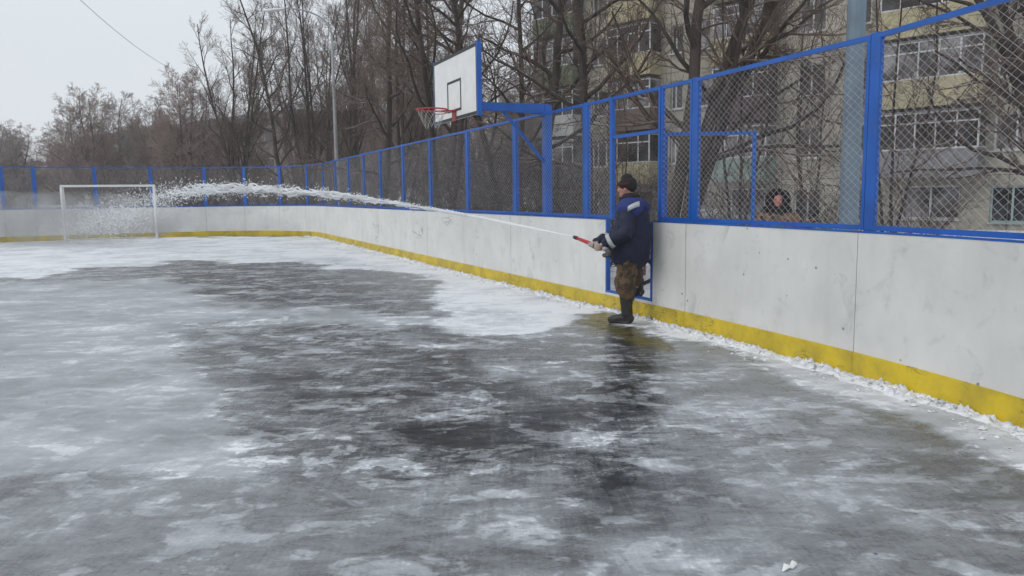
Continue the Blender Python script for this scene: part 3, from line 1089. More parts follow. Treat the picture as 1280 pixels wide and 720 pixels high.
for i in range(len(ae) - 1):
    for j in range(len(ze) - 1):
        am, zm = (ae[i] + ae[i + 1]) / 2, (ze[j] + ze[j + 1]) / 2
        if any(o[0] < am < o[1] and o[2] < zm < o[3] for o in openings): continue
        mb.add([wp(ae[i], 0, ze[j]), wp(ae[i + 1], 0, ze[j]), wp(ae[i + 1], 0, ze[j + 1]), wp(ae[i], 0, ze[j + 1])], [(0, 1, 2, 3)])
for o in openings:
    a0, a1, z0, z1 = o[:4]
    d = -.22
    mb.add([wp(a0, 0, z0), wp(a1, 0, z0), wp(a1, 0, z1), wp(a0, 0, z1), wp(a0, d, z0), wp(a1, d, z0), wp(a1, d, z1), wp(a0, d, z1)],
           [(0, 4, 5, 1), (1, 5, 6, 2), (2, 6, 7, 3), (3, 7, 4, 0)])
# gables and back
mb.add([wp(0, 0, -1.2), wp(0, -12, -1.2), wp(0, -12, ROOF), wp(0, 0, ROOF), wp(AL, 0, -1.2), wp(AL, -12, -1.2), wp(AL, -12, ROOF), wp(AL, 0, ROOF)],
       [(0, 3, 2, 1), (4, 5, 6, 7), (1, 2, 6, 5)])
pbuild(mb, 'wall', M['wallb'], blk)
mb = MB()
for f in FL[1:]:
    mb.box(wp(AL / 2, .003, f - .08), (AL, .012, .03), Mw)
for k in range(1, 12):
    if k * 3.05 < AL: mb.box(wp(k * 3.05, .004, (ROOF - 1.2) / 2), (.03, .012, ROOF + 1.1), Mw)
pbuild(mb, 'panel_seams', M['seam'], blk)
mb = MB(); mb.box(wp(AL / 2, -5.8, ROOF + .14), (AL + .8, 13.2, .28), Mw)
rf = pbuild(mb, 'roof', M['roofdark'], blk)
mb = MB(); mb.box(wp(AL / 2, -5.8, ROOF + .33), (AL + .7, 13.1, .09), Mw); sub(mb, 'roof_snow', M['roofsnow'], rf)
rnd = random.Random(12)
for o in openings:
    a0, a1, z0, z1 = o[:4]
    teal = abs(a0 - wins[5][0]) < .01 and z0 < 1
    mb = MB(); w = a1 - a0; t = .07
    for a_ in (a0 + t / 2, a1 - t / 2, a0 + w * (.38 if w < 1.2 else .5)):
        mb.box(wp(a_, -.12, (z0 + z1) / 2), (t, .06, z1 - z0), Mw)
    for z in (z0 + t / 2, z1 - t / 2):
        mb.box(wp((a0 + a1) / 2, -.12, z), (w - 2 * t, .055, t), Mw)
    mb.box(wp((a0 + a1) / 2, .03, z0 - .03), (w + .1, .18, .05), Mw)
    wf = pbuild(mb, 'window', M['frame_t'] if teal else M['frame_w'], blk)
    mb = MB(); mb.box(wp((a0 + a1) / 2, -.135, (z0 + z1) / 2), (w - .02, .01, z1 - z0 - .02), Mw)
    sub(mb, 'pane', M['glass_c'] if rnd.random() < .6 else M['glass'], wf)
pcol = {0: ['white', 'grey', 'white', 'green', 'green'], 1: ['grey', 'yellow', 'brown', 'yellow', 'yellow'],
        2: ['mint', 'mint', 'purple', 'yellow', 'green'], 3: ['grey', 'grey', 'yellow', 'yellow', 'yellow'], 4: ['grey', 'purple', 'yellow', 'brown', 'grey']}
for bi, (b0, b1) in enumerate(balc):
    for fi in range(1, 5):
        f = FL[fi]
        dp = 1.0
        mb = MB(); c = (b0 + b1) / 2; w = b1 - b0
        ph = .95
        mb.box(wp(c, dp / 2, f - .06), (w, dp, .14), Mw)
        mb.box(wp(c, dp - .03, f + .01 + ph / 2), (w, .06, ph), Mw)
        for a_ in (b0 + .03, b1 - .03):
            mb.box(wp(a_, dp / 2 - .03, f + .012 + ph / 2), (.06, dp - .07, ph), Mw)
        bo = pbuild(mb, 'balcony', PAR[pcol[bi][fi]], blk)
        open_ = (bi == 3 and fi == 1)
        gz0, gz1 = f + .01 + ph, f + 2.42
        mb = MB(); nn = max(3, int(round(w / .72)))
        tk = .06
        for k in range(nn + 1):
            a_ = b0 + tk / 2 + (w - tk) * k / nn
            mb.box(wp(a_, dp - .03, (gz0 + gz1) / 2 + .002), (tk, .05, gz1 - gz0), Mw)
        for z in (gz0 + .03, gz1 - .03, gz1 - .42):
            mb.box(wp(c, dp - .028, z), (w - .1, .045, tk), Mw)
        for a_ in (b0 + .03, b1 - .03):
            for z in (gz0 + .03, gz1 - .03):
                mb.box(wp(a_, dp / 2 - .03, z), (.045, dp - .08, tk), Mw)
        sub(mb, 'glazing_frame', M['frame_w'], bo)
        mb = MB()
        mb.box(wp(c, dp - .035, (gz0 + gz1) / 2), (w - .05, .008, gz1 - gz0 - .04), Mw)
        for a_ in (b0 + .03, b1 - .03):
            mb.box(wp(a_, dp / 2 - .04, (gz0 + gz1) / 2), (.008, dp - .1, gz1 - gz0 - .04), Mw)
        sub(mb, 'pane', M['glass_c'] if (bi + fi) % 2 else M['glass'], bo)
        mb = MB(); mb.box(wp(c, dp / 2, gz1 + .03), (w + .08, dp + .06, .05), Mw); sub(mb, 'balcony_roof', M['roofdark'] if rnd.random() < .5 else PAR['grey'], bo)

# low long building far behind the left trees
q0 = at(112, 98); q1 = at(372, 70); q0.z = q1.z = 0
u2 = (q1 - q0); L2_ = u2.length; u2.normalize(); n2 = Vector((u2.y, -u2.x, 0))
if n2.y > 0: n2 = -n2
M2 = Matrix((u2, n2, Vector((0, 0, 1)))).transposed()
fb = empty('long_building', q0, 0, 'long low grey building with a flat roof far behind the left trees', 'building')
mb = MB(); mb.box(q0 + u2 * (L2_ / 2) - n2 * 6 + Vector((0, 0, 4.2)), (L2_, 12, 8.8), M2); pbuild(mb, 'wall', M['brickb'], fb)
mb = MB(); mb.box(q0 + u2 * (L2_ / 2) - n2 * 6 + Vector((0, 0, 8.9)), (L2_ + .8, 12.8, .6), M2); pbuild(mb, 'roof', PAR['grey'], fb)
for fl in range(3):
    k = 2.0
    while k < L2_ - 2:
        c = q0 + u2 * k + n2 * .02 + Vector((0, 0, 1.6 + fl * 2.8))
        mb = MB(); mb.box(c, (1.5, .06, 1.4), M2); w_ = pbuild(mb, 'window', M['frame_w'], fb)
        mb = MB(); mb.box(c + n2 * .034, (1.34, .02, 1.24), M2); sub(mb, 'pane', M['glass'], w_)
        k += 4.2

# ------------------------------------------------------------------ trees
def rand_perp(rn, t):
    a_ = Vector((rn.gauss(0, 1), rn.gauss(0, 1), rn.gauss(0, 1)))
    a_ -= t * a_.dot(t)
    return a_.normalized()


def gen_tree(seed, H, r0, stems, first, nb, ang, lratio, levels, up, wob, twig_n, rmin=.004, lean=0.0, stem_spread=.2, side=1.0):
    """returns two lists of tubes (points, radii): trunk+limbs, crown"""
    rn = random.Random(seed)
    trunk, crown = [], []

    def grow(p, d, L, r, lvl):
        n = 10 if lvl == 0 else (6 if lvl == 1 else (4 if lvl == 2 else (3 if lvl == 3 else 2)))
        pts, rad = [p.copy()], [r]
        dd = d.copy()
        for i in range(n):
            dd = (dd + rand_perp(rn, dd) * wob * (.5 if lvl == 0 else 1.0) + Vector((0, 0, 1)) * up * (.4 if lvl == 0 else 1)).normalized()
            p = p + dd * (L / n)
            pts.append(p.copy())
            f = (i + 1) / n
            rad.append(max(rmin * .7, r * (1 - .82 * f) if lvl == 0 else r * (1 - .7 * f)))
        (trunk if lvl <= 1 and r > .03 else crown).append((pts, rad))
        if lvl >= levels: return
        cnt = nb[lvl] if lvl < len(nb) else twig_n
        cnt = max(1, int(round(cnt * rn.uniform(.8, 1.2) * (1 if lvl == 0 else min(1.3, L / (lratio * 3) + .5)))))
        for k in range(cnt):
            f0 = first if lvl == 0 else .18
            f = f0 + (1 - f0) * ((k + rn.random()) / cnt)
            x = f * n; i = min(n - 1, int(x)); t = x - i
            q = pts[i].lerp(pts[i + 1], t)
            loc_r = rad[i] * (1 - t) + rad[i + 1] * t
            tg = (pts[i + 1] - pts[i]).normalized()
            an = R(ang[min(lvl, len(ang) - 1)] * rn.uniform(.75, 1.25))
            nd_ = (tg * math.cos(an) + rand_perp(rn, tg) * math.sin(an)).normalized()
            if lvl == 0:
                az = k * 2.4 + rn.uniform(-.5, .5)
                nd_ = (tg * math.cos(an) + Vector((math.cos(az), math.sin(az), 0)) * math.sin(an)).normalized()
            if lvl == 0:
                Lc = L * lratio * (1 - .62 * (f - f0) / (1 - f0)) * rn.uniform(.7, 1.15) * side
            else:
                Lc = L * (.55 - .25 * f) * rn.uniform(.7, 1.3)
            rc_ = max(rmin, min(loc_r * .62, r * (.45 if lvl == 0 else .5)))
            grow(q, nd_, Lc, rc_, lvl + 1)

    for s_ in range(stems):
        a_ = 2 * math.pi * s_ / stems + rn.uniform(-.4, .4)
        sp_ = stem_spread * (0 if stems == 1 else 1) * rn.uniform(.6, 1.2)
        d = Vector((math.cos(a_) * sp_ + lean, math.sin(a_) * sp_, 1)).normalized()
        grow(Vector((math.cos(a_) * r0 * .5 * (stems > 1), math.sin(a_) * r0 * .5 * (stems > 1), -.1)), d, H * rn.uniform(.88, 1.0), r0 * (1 if stems == 1 else .7), 0)
    return trunk, crown


def tubes_mesh(tubes, name, mat, nsides):
    mb = MB()
    V, Fc = mb.v, mb.f
    for pts, rad in tubes:
        n = nsides(rad[0])
        base = len(V)
        ref = None
        for i, p in enumerate(pts):
            t = (pts[min(i + 1, len(pts) - 1)] - pts[max(i - 1, 0)]).normalized()
            if ref is None: ref = Vector((1, 0, 0)) if abs(t.x) < .8 else Vector((0, 1, 0))
            a_ = (ref - t * ref.dot(t)).normalized(); ref = a_
            b2 = t.cross(a_)
            for k in range(n):
                an = 6.28318 * k / n
                V.append(p + a_ * (math.cos(an) * rad[i]) + b2 * (math.sin(an) * rad[i]))
        for i in range(len(pts) - 1):
            for k in range(n):
                k2 = (k + 1) % n
                o_ = base + i * n
                Fc.append((o_ + k, o_ + k2, o_ + n + k2, o_ + n + k))
    m = mb.mesh(name, True)
    m.materials.append(mat)
    return m


KINDS = {}


def make_kind(key, bark, twig, **kw):
    tr, cr = gen_tree(**kw)
    KINDS[key] = (tubes_mesh(tr, 'trunk', M[bark], lambda r: 10 if r > .1 else (6 if r > .03 else 4)),
                  tubes_mesh(cr, 'crown', M[twig], lambda r: 4 if r > .012 else 3), kw['H'])


make_kind('tall_a', 'bark', 'twig', seed=3, H=17, r0=.16, stems=1, first=.16, nb=[21, 6, 5], ang=[58, 44, 40], lratio=.26, levels=4, up=.05, wob=.22, twig_n=4, rmin=.005)
make_kind('tall_b', 'bark', 'twig', seed=8, H=17, r0=.15, stems=2, first=.2, nb=[14, 6, 5], ang=[48, 44, 40], lratio=.26, levels=4, up=.06, wob=.22, twig_n=4, rmin=.005, stem_spread=.10)
make_kind('upright', 'bark', 'twig', seed=14, H=15, r0=.12, stems=3, first=.12, nb=[15, 6, 5], ang=[30, 34, 36], lratio=.24, levels=4, up=.11, wob=.14, twig_n=4, rmin=.005, stem_spread=.08)
make_kind('vase', 'bark', 'twig', seed=21, H=12.5, r0=.16, stems=5, first=.12, nb=[14, 6, 5], ang=[32, 36, 38], lratio=.26, levels=4, up=.05, wob=.13, twig_n=4, rmin=.0055, stem_spread=.17)
make_kind('big', 'bark', 'twig', seed=34, H=13, r0=.22, stems=3, first=.14, nb=[14, 6, 5], ang=[50, 46, 42], lratio=.30, levels=4, up=.07, wob=.26, twig_n=4, rmin=.0045, stem_spread=.11)
make_kind('thin', 'bark', 'twig', seed=37, H=9, r0=.06, stems=3, first=.1, nb=[14, 6, 4], ang=[42, 42, 42], lratio=.33, levels=3, up=.05, wob=.22, twig_n=4, rmin=.004, stem_spread=.2)
make_kind('bushy', 'bark_far', 'twig_red', seed=41, H=8.6, r0=.13, stems=4, first=.08, nb=[20, 8, 6], ang=[48, 45, 42], lratio=.38, levels=4, up=.05, wob=.2, twig_n=4, rmin=.0075, stem_spread=.22)
make_kind('bushy_grey', 'bark_far', 'twig_grey', seed=47, H=9, r0=.13, stems=3, first=.12, nb=[18, 8, 6], ang=[45, 42, 40], lratio=.36, levels=4, up=.06, wob=.18, twig_n=4, rmin=.0075, stem_spread=.2)
make_kind('haze_tall', 'bark_far', 'twig_red', seed=52, H=13, r0=.11, stems=2, first=.05, nb=[22, 7, 5], ang=[42, 40, 38], lratio=.27, levels=4, up=.09, wob=.15, twig_n=4, rmin=.0075, stem_spread=.08)
make_kind('shrub', 'shrubm', 'shrubm', seed=61, H=2.9, r0=.03, stems=10, first=.06, nb=[9, 6], ang=[42, 44], lratio=.45, levels=3, up=.02, wob=.26, twig_n=4, rmin=.0035, stem_spread=.6)
make_kind('shrub_b', 'shrubm', 'shrubm', seed=66, H=3.4, r0=.035, stems=8, first=.08, nb=[10, 6], ang=[52, 46], lratio=.5, levels=3, up=.0, wob=.3, twig_n=4, rmin=.0035, stem_spread=.7)


def place(kind, px, d, H, rz, label, cat='tree', name='bare_tree', group=None, zx=1.0, ref_z=3, loc=None, lean=(0, 0)):
    t_m, c_m, H0 = KINDS[kind]
    p = at(px, d, ref_z) if loc is None else Vector(loc)
    p.z = -.03
    o = empty(name, p, rz, label, cat, group)
    s = H / H0
    o.scale = (s * zx, s * zx, s)
    o.rotation_euler = (lean[0], lean[1], rz)
    for nm, me in (('trunk', t_m), ('crown', c_m)):
        c = bpy.data.objects.new(nm, me); COL.objects.link(c); c.parent = o
    return o


G1 = 'bare trees behind the long side fence'
G2 = 'bare trees behind the far end fence'
place('big', 846, 15.5, 12.5, .6, 'large many limbed bare tree in front of the apartment block right of the doorway', group=G1)
place('tall_a', 729, 19.5, 14, 2.0, 'straight dark trunked tree over the left part of the apartment block', group=G1)
place('tall_a', 674, 20.5, 15, 4.1, 'dark trunk rising beside the corner of the apartment block', group=G1, lean=(0, -.03))
place('tall_b', 640, 23, 15.5, .4, 'leaning forked trunk just right of the backboard', group=G1, lean=(0, -.10))
place('tall_a', 569, 27, 16, 5.2, 'tree with two dark stems rising behind the backboard', group=G1)
place('tall_b', 556, 22, 15.5, 1.2, 'thick leaning tree left of the backboard', group=G1, lean=(0, -.08))
place('tall_a', 476, 30, 15, 3.3, 'tall straight tree midway between the street lamp and the backboard', group=G1)
place('upright', 505, 33, 16, .9, 'slender upright tree just right of the tall straight one', group=G1)
place('tall_a', 352, 41, 14, 1.6, 'tall single stemmed tree left of the street lamp', group=G2)
place('vase', 297, 42, 11.8, .3, 'vase shaped tree with many rising stems at the edge of the open sky', group=G2)
place('upright', 388, 40, 15, 4.6, 'narrow cluster stemmed tree just left of the street lamp', group=G2)
place('upright', 446, 38, 15.5, 2.2, 'narrow cluster stemmed tree just right of the street lamp', group=G1)
place('tall_b', 418, 46, 15, 5.1, 'twiggy tree directly behind the street lamp pole', group=G2)
place('bushy', 238, 50, 9.2, 1.1, 'rounded reddish brown tree between the vase shaped tree and the far building', group=G2)
place('bushy', 112, 54, 8.8, 4.0, 'dense rounded brown tree above the goal crossbar', group=G2, zx=1.05)
place('bushy_grey', 160, 60, 9.4, 2.4, 'paler grey twigged tree right of the dense brown one', group=G2, zx=1.1)
place('bushy_grey', 196, 63, 8.2, .2, 'small pale grey tree in front of the long low building', group=G2)
place('bushy', 30, 60, 6.9, 5.5, 'low brown tree at the left edge of the photo', group=G2, zx=1.3)
place('bushy', 70, 66, 6.9, 2.9, 'low brown tree between the leftmost tree and the dense rounded one', group=G2, zx=1.2)
place('bushy_grey', -20, 55, 7.2, 1.9, 'brown grey tree cut off by the left edge of the photo', group=G2, zx=1.2)
extra = [(268, 56, 'haze_tall', 9.5, 'brown tree behind the left stems of the vase shaped tree'),
         (322, 54, 'haze_tall', 11.5, 'brown tree filling the gap right of the vase shaped tree'),
         (370, 57, 'haze_tall', 14.5, 'brown background tree between the tall single stem and the lamp'),
         (405, 62, 'haze_tall', 16.5, 'reddish background tree under the lamp arm'),
         (436, 52, 'haze_tall', 15, 'reddish background tree right behind the lamp pole'),
         (468, 60, 'haze_tall', 17, 'reddish background tree behind the tall straight tree'),
         (492, 48, 'haze_tall', 14, 'shorter background tree right of the tall straight tree'),
         (528, 55, 'haze_tall', 16, 'background tree seen just left of the backboard'),
         (560, 46, 'haze_tall', 13.5, 'background tree behind the rim and net'),
         (652, 62, 'haze_tall', 17, 'background tree touching the left corner of the apartment block'),
         (212, 78, 'bushy_grey', 9.5, 'far grey tree against the long low building roof'),
         (90, 80, 'bushy_grey', 9.5, 'far grey tree behind the dense rounded brown one'),
         (10, 84, 'bushy_grey', 9, 'far grey tree at the left horizon'),
         (205, 56, 'bushy', 7.4, 'squat brown tree left of the rounded reddish brown one'),
         (600, 38, 'bushy', 6.5, 'low brown tree behind the fence just right of the backboard lower corner'),
         (640, 47, 'bushy', 8.5, 'brown tree behind the fence post beside the basketball arm'),
         (672, 70, 'bushy_grey', 12, 'pale tree beyond the left gable of the apartment block'),
         (545, 40, 'bushy', 7, 'low brown tree under the basketball net'),
         (500, 72, 'bushy_grey', 15, 'distant pale tree between lamp and backboard')]
for i, (px, d, kd, H, lb) in enumerate(extra):
    place(kd, px, d, H, i * 1.37, lb, group='background trees')
place('thin', 1010, 24, 9.5, 2.2, 'thin branched tree before the middle windows left of the steel pole', group=G1)
place('thin', 925, 17.5, 8.2, 1.0, 'young sapling cluster before the second balcony column', group=G1)
place('thin', 1118, 17, 8, .7, 'slim bare tree between the steel pole and the near balconies', group=G1)
place('big', 1345, 15, 10, 3.6, 'bare tree at the right edge reaching over the near balconies', group=G1)
place('thin', 770, 26, 8, 5.0, 'low spreading tree behind the doorway', group=G1)

SG = 'snowy shrubs behind the fence'
shr = [(590, 18.6, 2.9, 'shrub', 'snow dusted shrub behind the fence under the backboard'),
       (655, 16.0, 2.6, 'shrub_b', 'snow dusted shrub left of the basketball pole'),
       (700, 15.5, 2.5, 'shrub', 'snow dusted shrub between the pole and the next fence post'),
       (752, 14.2, 2.5, 'shrub_b', 'snow dusted shrub left of the man by the doorway'),
       (790, 19.5, 2.6, 'shrub', 'snowy shrub seen through the open doorway'),
       (812, 24, 3.0, 'shrub_b', 'twiggy shrub deeper behind the open doorway'),
       (850, 13.6, 2.2, 'shrub_b', 'low shrub behind the first fence panel right of the doorway'),
       (905, 16, 2.5, 'shrub', 'bushy shrub behind the open gate leaf'),
       (540, 22, 3.0, 'shrub_b', 'shrub behind the sixth panel left of the backboard'),
       (498, 27, 3.2, 'shrub', 'shrub behind the narrow looking panels near the corner'),
       (462, 31, 3.2, 'shrub_b', 'shrub by the lamp side of the long fence'),
       (620, 24, 3.4, 'shrub', 'deeper shrub right of the backboard post'),
       (720, 24, 3.6, 'shrub_b', 'tall shrub in front of the apartment block corner'),
       (1015, 19, 2.6, 'shrub', 'low shrub behind the watching person'),
       (565, 24, 3.3, 'shrub', 'leafless shrub deeper behind the panel under the net'),
       (630, 19.5, 3.1, 'shrub_b', 'twiggy shrub right of the thick trunk behind the fence'),
       (675, 20, 3.0, 'shrub', 'twiggy shrub behind the basketball pole'),
       (606, 28, 3.8, 'shrub_b', 'tall shrub far behind the panel right of the backboard'),
       (1060, 14, 2.0, 'shrub', 'low shrub at the foot of the pale steel pole'),
       (1150, 16, 2.2, 'shrub_b', 'low shrub under the near ground floor window')]
for i, (px, d, H, kd, lb) in enumerate(shr):
    place(kd, px, d, H, i * 2.1, lb, 'shrub', 'shrub', SG, ref_z=1.2)
shr2 = [(20, 37.5), (70, 44), (120, 38.5), (165, 42), (212, 38.5), (262, 41), (318, 40), (366, 38.5), (405, 36.5), (140, 50), (-5, 46), (240, 52), (300, 50)]
names2 = ['left edge post', 'bench', 'goal crossbar', 'right goal post', 'first panel right of the goal', 'second panel right of the goal', 'rounded corner start', 'rounded corner', 'street lamp foot', 'dense rounded brown tree', 'left image edge', 'rounded reddish tree', 'vase shaped tree']
for i, (px, d) in enumerate(shr2):
    place('shrub' if i % 2 else 'shrub_b', px, d, 3.0 + (i % 3) * .5, i * 1.7, 'bare shrub of the far thicket near the ' + names2[i], 'shrub', 'shrub', 'bare shrubs beyond the far fence', ref_z=1.5, zx=1.25)

# ------------------------------------------------------------------ people
M['skin'] = simple('skin', (.42, .20, .15), .55, .08, 20)
M['skin2'] = simple('skin_flushed', (.48, .20, .17), .55, .08, 20)
M['jacket'] = simple('navy_jacket', (.005, .009, .034), .75, .2, 5, bump=.004, bscale=22)
M['jacket_blue'] = simple('blue_yoke', (.011, .026, .15), .75, .2, 6, bump=.003, bscale=22)
M['reflect'] = simple('silver_reflective', (.42, .44, .45), .45, .1, 12)
M['camo'] = simple('camo_trousers', (.125, .078, .045), .85, .25, 7, bump=.006, bscale=18, col2=(.042, .030, .018), c2lo=.48, c2hi=.54, c2scale=7)
M['camo2'] = simple('camo_jacket', (.20, .12, .08), .85, .25, 7, bump=.006, bscale=18, col2=(.04, .03, .022), c2lo=.48, c2hi=.54, c2scale=8)
M['boot'] = simple('black_boot', (.018, .017, .017), .55, .2, 12, bump=.003, bscale=30)
M['capm'] = simple('black_knit', (.014, .011, .013), .9, .2, 20, bump=.003, bscale=90)
M['cap_red'] = simple('dark_red_knit', (.055, .012, .014), .9, .2, 20)
M['glove'] = simple('beige_glove', (.36, .32, .28), .85, .15, 20, bump=.003, bscale=50)
M['fur'] = simple('dark_fur', (.016, .013, .012), .95, .3, 40, bump=.02, bscale=60)
M['nozzle_red'] = simple('nozzle_red', (.42, .02, .03), .4, .1, 12)
M['hose'] = simple('canvas_hose', (.10, .09, .085), .8, .2, 20)
M['eye'] = simple('eye', (.03, .02, .02), .3, .05, 20)


def V3(*a_): return Vector(a_)


def head_mb(c, fwd, k=1.0):
    """head with face; c centre, fwd unit facing vector"""
    f = Vector(fwd).normalized(); l = Vector((0, 0, 1)).cross(f).normalized(); u = f.cross(l)
    mb = MB()

    def W(x, y, z): return c + (f * x + l * y + u * z) * k
    base = len(mb.v)
    mb.ball((0, 0, 0), (.098, .078, .115), 20, 14)
    mb.ball((.028, 0, -.065), (.062, .056, .055), 16, 10)       # jaw
    mb.ball((.078, 0, -.095), (.02, .024, .018), 10, 8)         # chin
    mb.tube([(.088, 0, .02), (.104, 0, -.008), (.114, 0, -.028)], [.009, .013, .015], 8)
    mb.ball((.108, 0, -.03), (.016, .017, .012), 8, 6)
    mb.ball((.086, 0, -.062), (.016, .026, .007), 8, 6); mb.ball((.084, 0, -.074), (.016, .022, .008), 8, 6)
    mb.tube([(.082, -.045, .028), (.094, 0, .03), (.082, .045, .028)], .010, 8)
    for s_ in (-1, 1):
        mb.ball((-.002, s_ * .08, -.01), (.019, .009, .030), 8, 6)
        mb.ball((.062, s_ * .042, -.02), (.022, .020, .022), 8, 6)
    for i in range(base, len(mb.v)):
        mb.v[i] = tuple(W(*mb.v[i]))
    return mb, W


def hand_mb(mb, palm, axis, palm_n, thumb_side, grip_r=.02, size=1.0):
    """hand closed round a bar running along axis. palm = point on the back side of the bar; palm_n = from palm to bar"""
    ax = Vector(axis).normalized(); pn = Vector(palm_n).normalized(); pn = (pn - ax * pn.dot(ax)).normalized()
    w = ax.cross(pn)       # direction fingers travel over the bar
    if thumb_side < 0: w = -w
    c = Vector(palm)       # bar centre
    # palm block behind the bar
    mb.limb([c - pn * (grip_r + .018) - w * .045 + ax * 0, c - pn * (grip_r + .018) + w * .028], [(.043, .017), (.045, .015)], 14, ax)
    # four fingers curling round
    for i, (o, ln, r) in enumerate(((-.033, .96, .0105), (-.011, 1.06, .0112), (.011, 1.0, .0108), (.033, .82, .0095))):
        pts = []
        for j in range(7):
            a_ = R(200 - 235 * ln * j / 6)
            rr = grip_r + .011
            pts.append(c + ax * (o * size) + pn * (-math.cos(math.pi - a_) * rr if False else math.cos(a_) * rr) + w * (math.sin(a_) * rr) if j else c + ax * o * size - pn * (grip_r + .012) + w * .02)
        mb.limb(pts, [r] * len(pts), 8)
    # thumb from the side of the palm, closing over the other way
    tb = c - ax * .038 - pn * (grip_r + .008) - w * .03
    mb.limb([tb, tb + pn * .022 - w * .012 - ax * .012, c - ax * .036 - w * (grip_r + .010) + pn * .012, c - ax * .02 - w * (grip_r * .4) + pn * (grip_r + .010)], [.0145, .013, .012, .010], 8)
    return mb


# ---- the man with the hose (local frame: x right in the photo, y away, z up)
base_p = gp(783, 403)
TH_ = R(-24)
man = empty('person', base_p, TH_, 'man in navy jacket and camouflage trousers spraying water from a red hose nozzle', 'person')
MS = .968
man.scale = (MS, MS, MS)
Rm = Matrix.Rotation(TH_, 3, 'Z'); Rmi = Rm.inverted()


def loc_(w):            # world -> local of the man
    return Rmi @ (Vector(w) - base_p) / MS


tip_w = Vector((.755, 9.45, 1.03)); rear_w = Vector((1.035, 9.08, .925))
lh = loc_(rear_w + (tip_w - rear_w) * .06)
rh = loc_(rear_w + (tip_w - rear_w) * .30)
foot2 = loc_(path((D0 * .62 + D1 * .38), .03, .262)[0]); foot2.z = .262
hipL, hipR = V3(.075, -.095, .93), V3(.08, .095, .93)
knL, anL = V3(.015, -.10, .50), V3(.02, -.09, .11)
anR = foot2 + V3(.02, 0, .10); knR = V3((hipR.x + anR.x) / 2 - .05, (hipR.y + anR.y) / 2 - .0, .60)
shL, shR = V3(.055, -.205, 1.43), V3(.055, .205, 1.43)
elL = V3(.055, -.33, 1.12); elR = V3(-.10, .24, 1.10)
hc = V3(-.005, .0, 1.665)
fwd = V3(-1, .0, -.08)
hm, HW = head_mb(hc, fwd)
# body (continuous skin figure under the clothes)
b = MB(); b.v, b.f = hm.v[:], hm.f[:]
b.limb([V3(.045, 0, 1.42), V3(.03, 0, 1.50), V3(.01, 0, 1.60)], [(.07, .07), (.058, .058), (.058, .058)], 12)
b.limb([V3(.04, 0, .90), V3(.035, 0, 1.05), V3(.045, 0, 1.25), V3(.05, 0, 1.42)], [(.105, .15), (.10, .14), (.12, .165), (.09, .16)], 18, (1, 0, 0))
for sh, el, ha in ((shL, elL, lh), (shR, elR, rh)):
    wr = ha + (el - ha).normalized() * .09
    b.limb([V3(.05, sh.y * .6, 1.41), sh, el, wr, ha], [.06, .058, .043, .03, .028], 12)
for hp, kn, an_, dx in ((hipL, knL, anL, -.14), (hipR, knR, anR, -.13)):
    b.limb([hp, kn, an_], [.085, .058, .042], 12)
    b.limb([an_ + V3(.03, 0, -.05), an_ + V3(dx, 0, -.07)], [(.04, .035), (.035, .022)], 10, (0, 1, 0))
remeshed(b, 'body', M['skin'], man, .0085, 2)
for s_ in (-1, 1):
    e_ = MB(); e_.ball(HW(.083, s_ * .03, .012), .0095, 10, 8); e_.build('eye', M['eye'], man, True)
# jacket
j = MB()
j.limb([V3(.035, 0, .885), V3(.04, 0, .98), V3(.07, 0, 1.15), V3(.07, 0, 1.33), V3(.055, 0, 1.45)],
       [(.255, .265), (.255, .265), (.235, .255), (.195, .25), (.10, .18)], 26, (1, 0, 0))
for sh, el, ha in ((shL, elL, lh), (shR, elR, rh)):
    wr = ha + (el - ha).normalized() * .085
    j.limb([V3(.055, sh.y * .6, 1.40), sh + V3(0, 0, -.02), sh.lerp(el, .5) + V3(.02, 0, 0), el + V3(.02, 0, -.005), el.lerp(wr, .5), wr],
           [.095, .105, .098, .092, .080, .062], 18)
j.limb([V3(.045, 0, 1.44), V3(.035, 0, 1.50), V3(.028, 0, 1.545)], [(.105, .105), (.09, .09), (.085, .085)], 18)
remeshed(j, 'jacket', M['jacket'], man, .013, 3, .045, .13)
# collar of dark fur
c_ = MB()
c_.tube([V3(.03 + .10 * math.cos(a_), .098 * math.sin(a_), 1.535 + .02 * math.cos(a_)) for a_ in [2 * math.pi * k / 20 for k in range(21)]], .032, 10, False)
remeshed(c_, 'fur_collar', M['fur'], man, .010, 1, .02, .03)
# blue yoke over the shoulders
y_ = MB()
y_.limb([V3(.07, -.19, 1.41), V3(.08, -.10, 1.455), V3(.085, 0, 1.47), V3(.075, .19, 1.41)], [(.165, .125), (.16, .10), (.15, .085), (.165, .125)], 18, (1, 0, 0))
remeshed(y_, 'shoulder_yoke', M['jacket_blue'], man, .012, 3, .02, .12)


def band(mb, c, axis, ra, rb, hint, w, n=32, a0=0, a1=2 * math.pi):
    """thin band round an oval section"""
    t = Vector(axis).normalized(); h = Vector(hint); h = (h - t * h.dot(t)).normalized(); g_ = t.cross(h)
    base = len(mb.v)
    c = Vector(c)
    for k in range(n + 1):
        a_ = a0 + (a1 - a0) * k / n
        for sg in (-1, 1):
            for e in (0, .006):
                mb.v.append(tuple(c + h * (math.cos(a_) * (ra + e)) + g_ * (math.sin(a_) * (rb + e)) + t * (sg * w / 2)))
    for k in range(n):
        q = base + 4 * k
        mb.f += [(q, q + 4, q + 6, q + 2), (q + 1, q + 3, q + 7, q + 5), (q, q + 1, q + 5, q + 4), (q + 2, q + 6, q + 7, q + 3)]


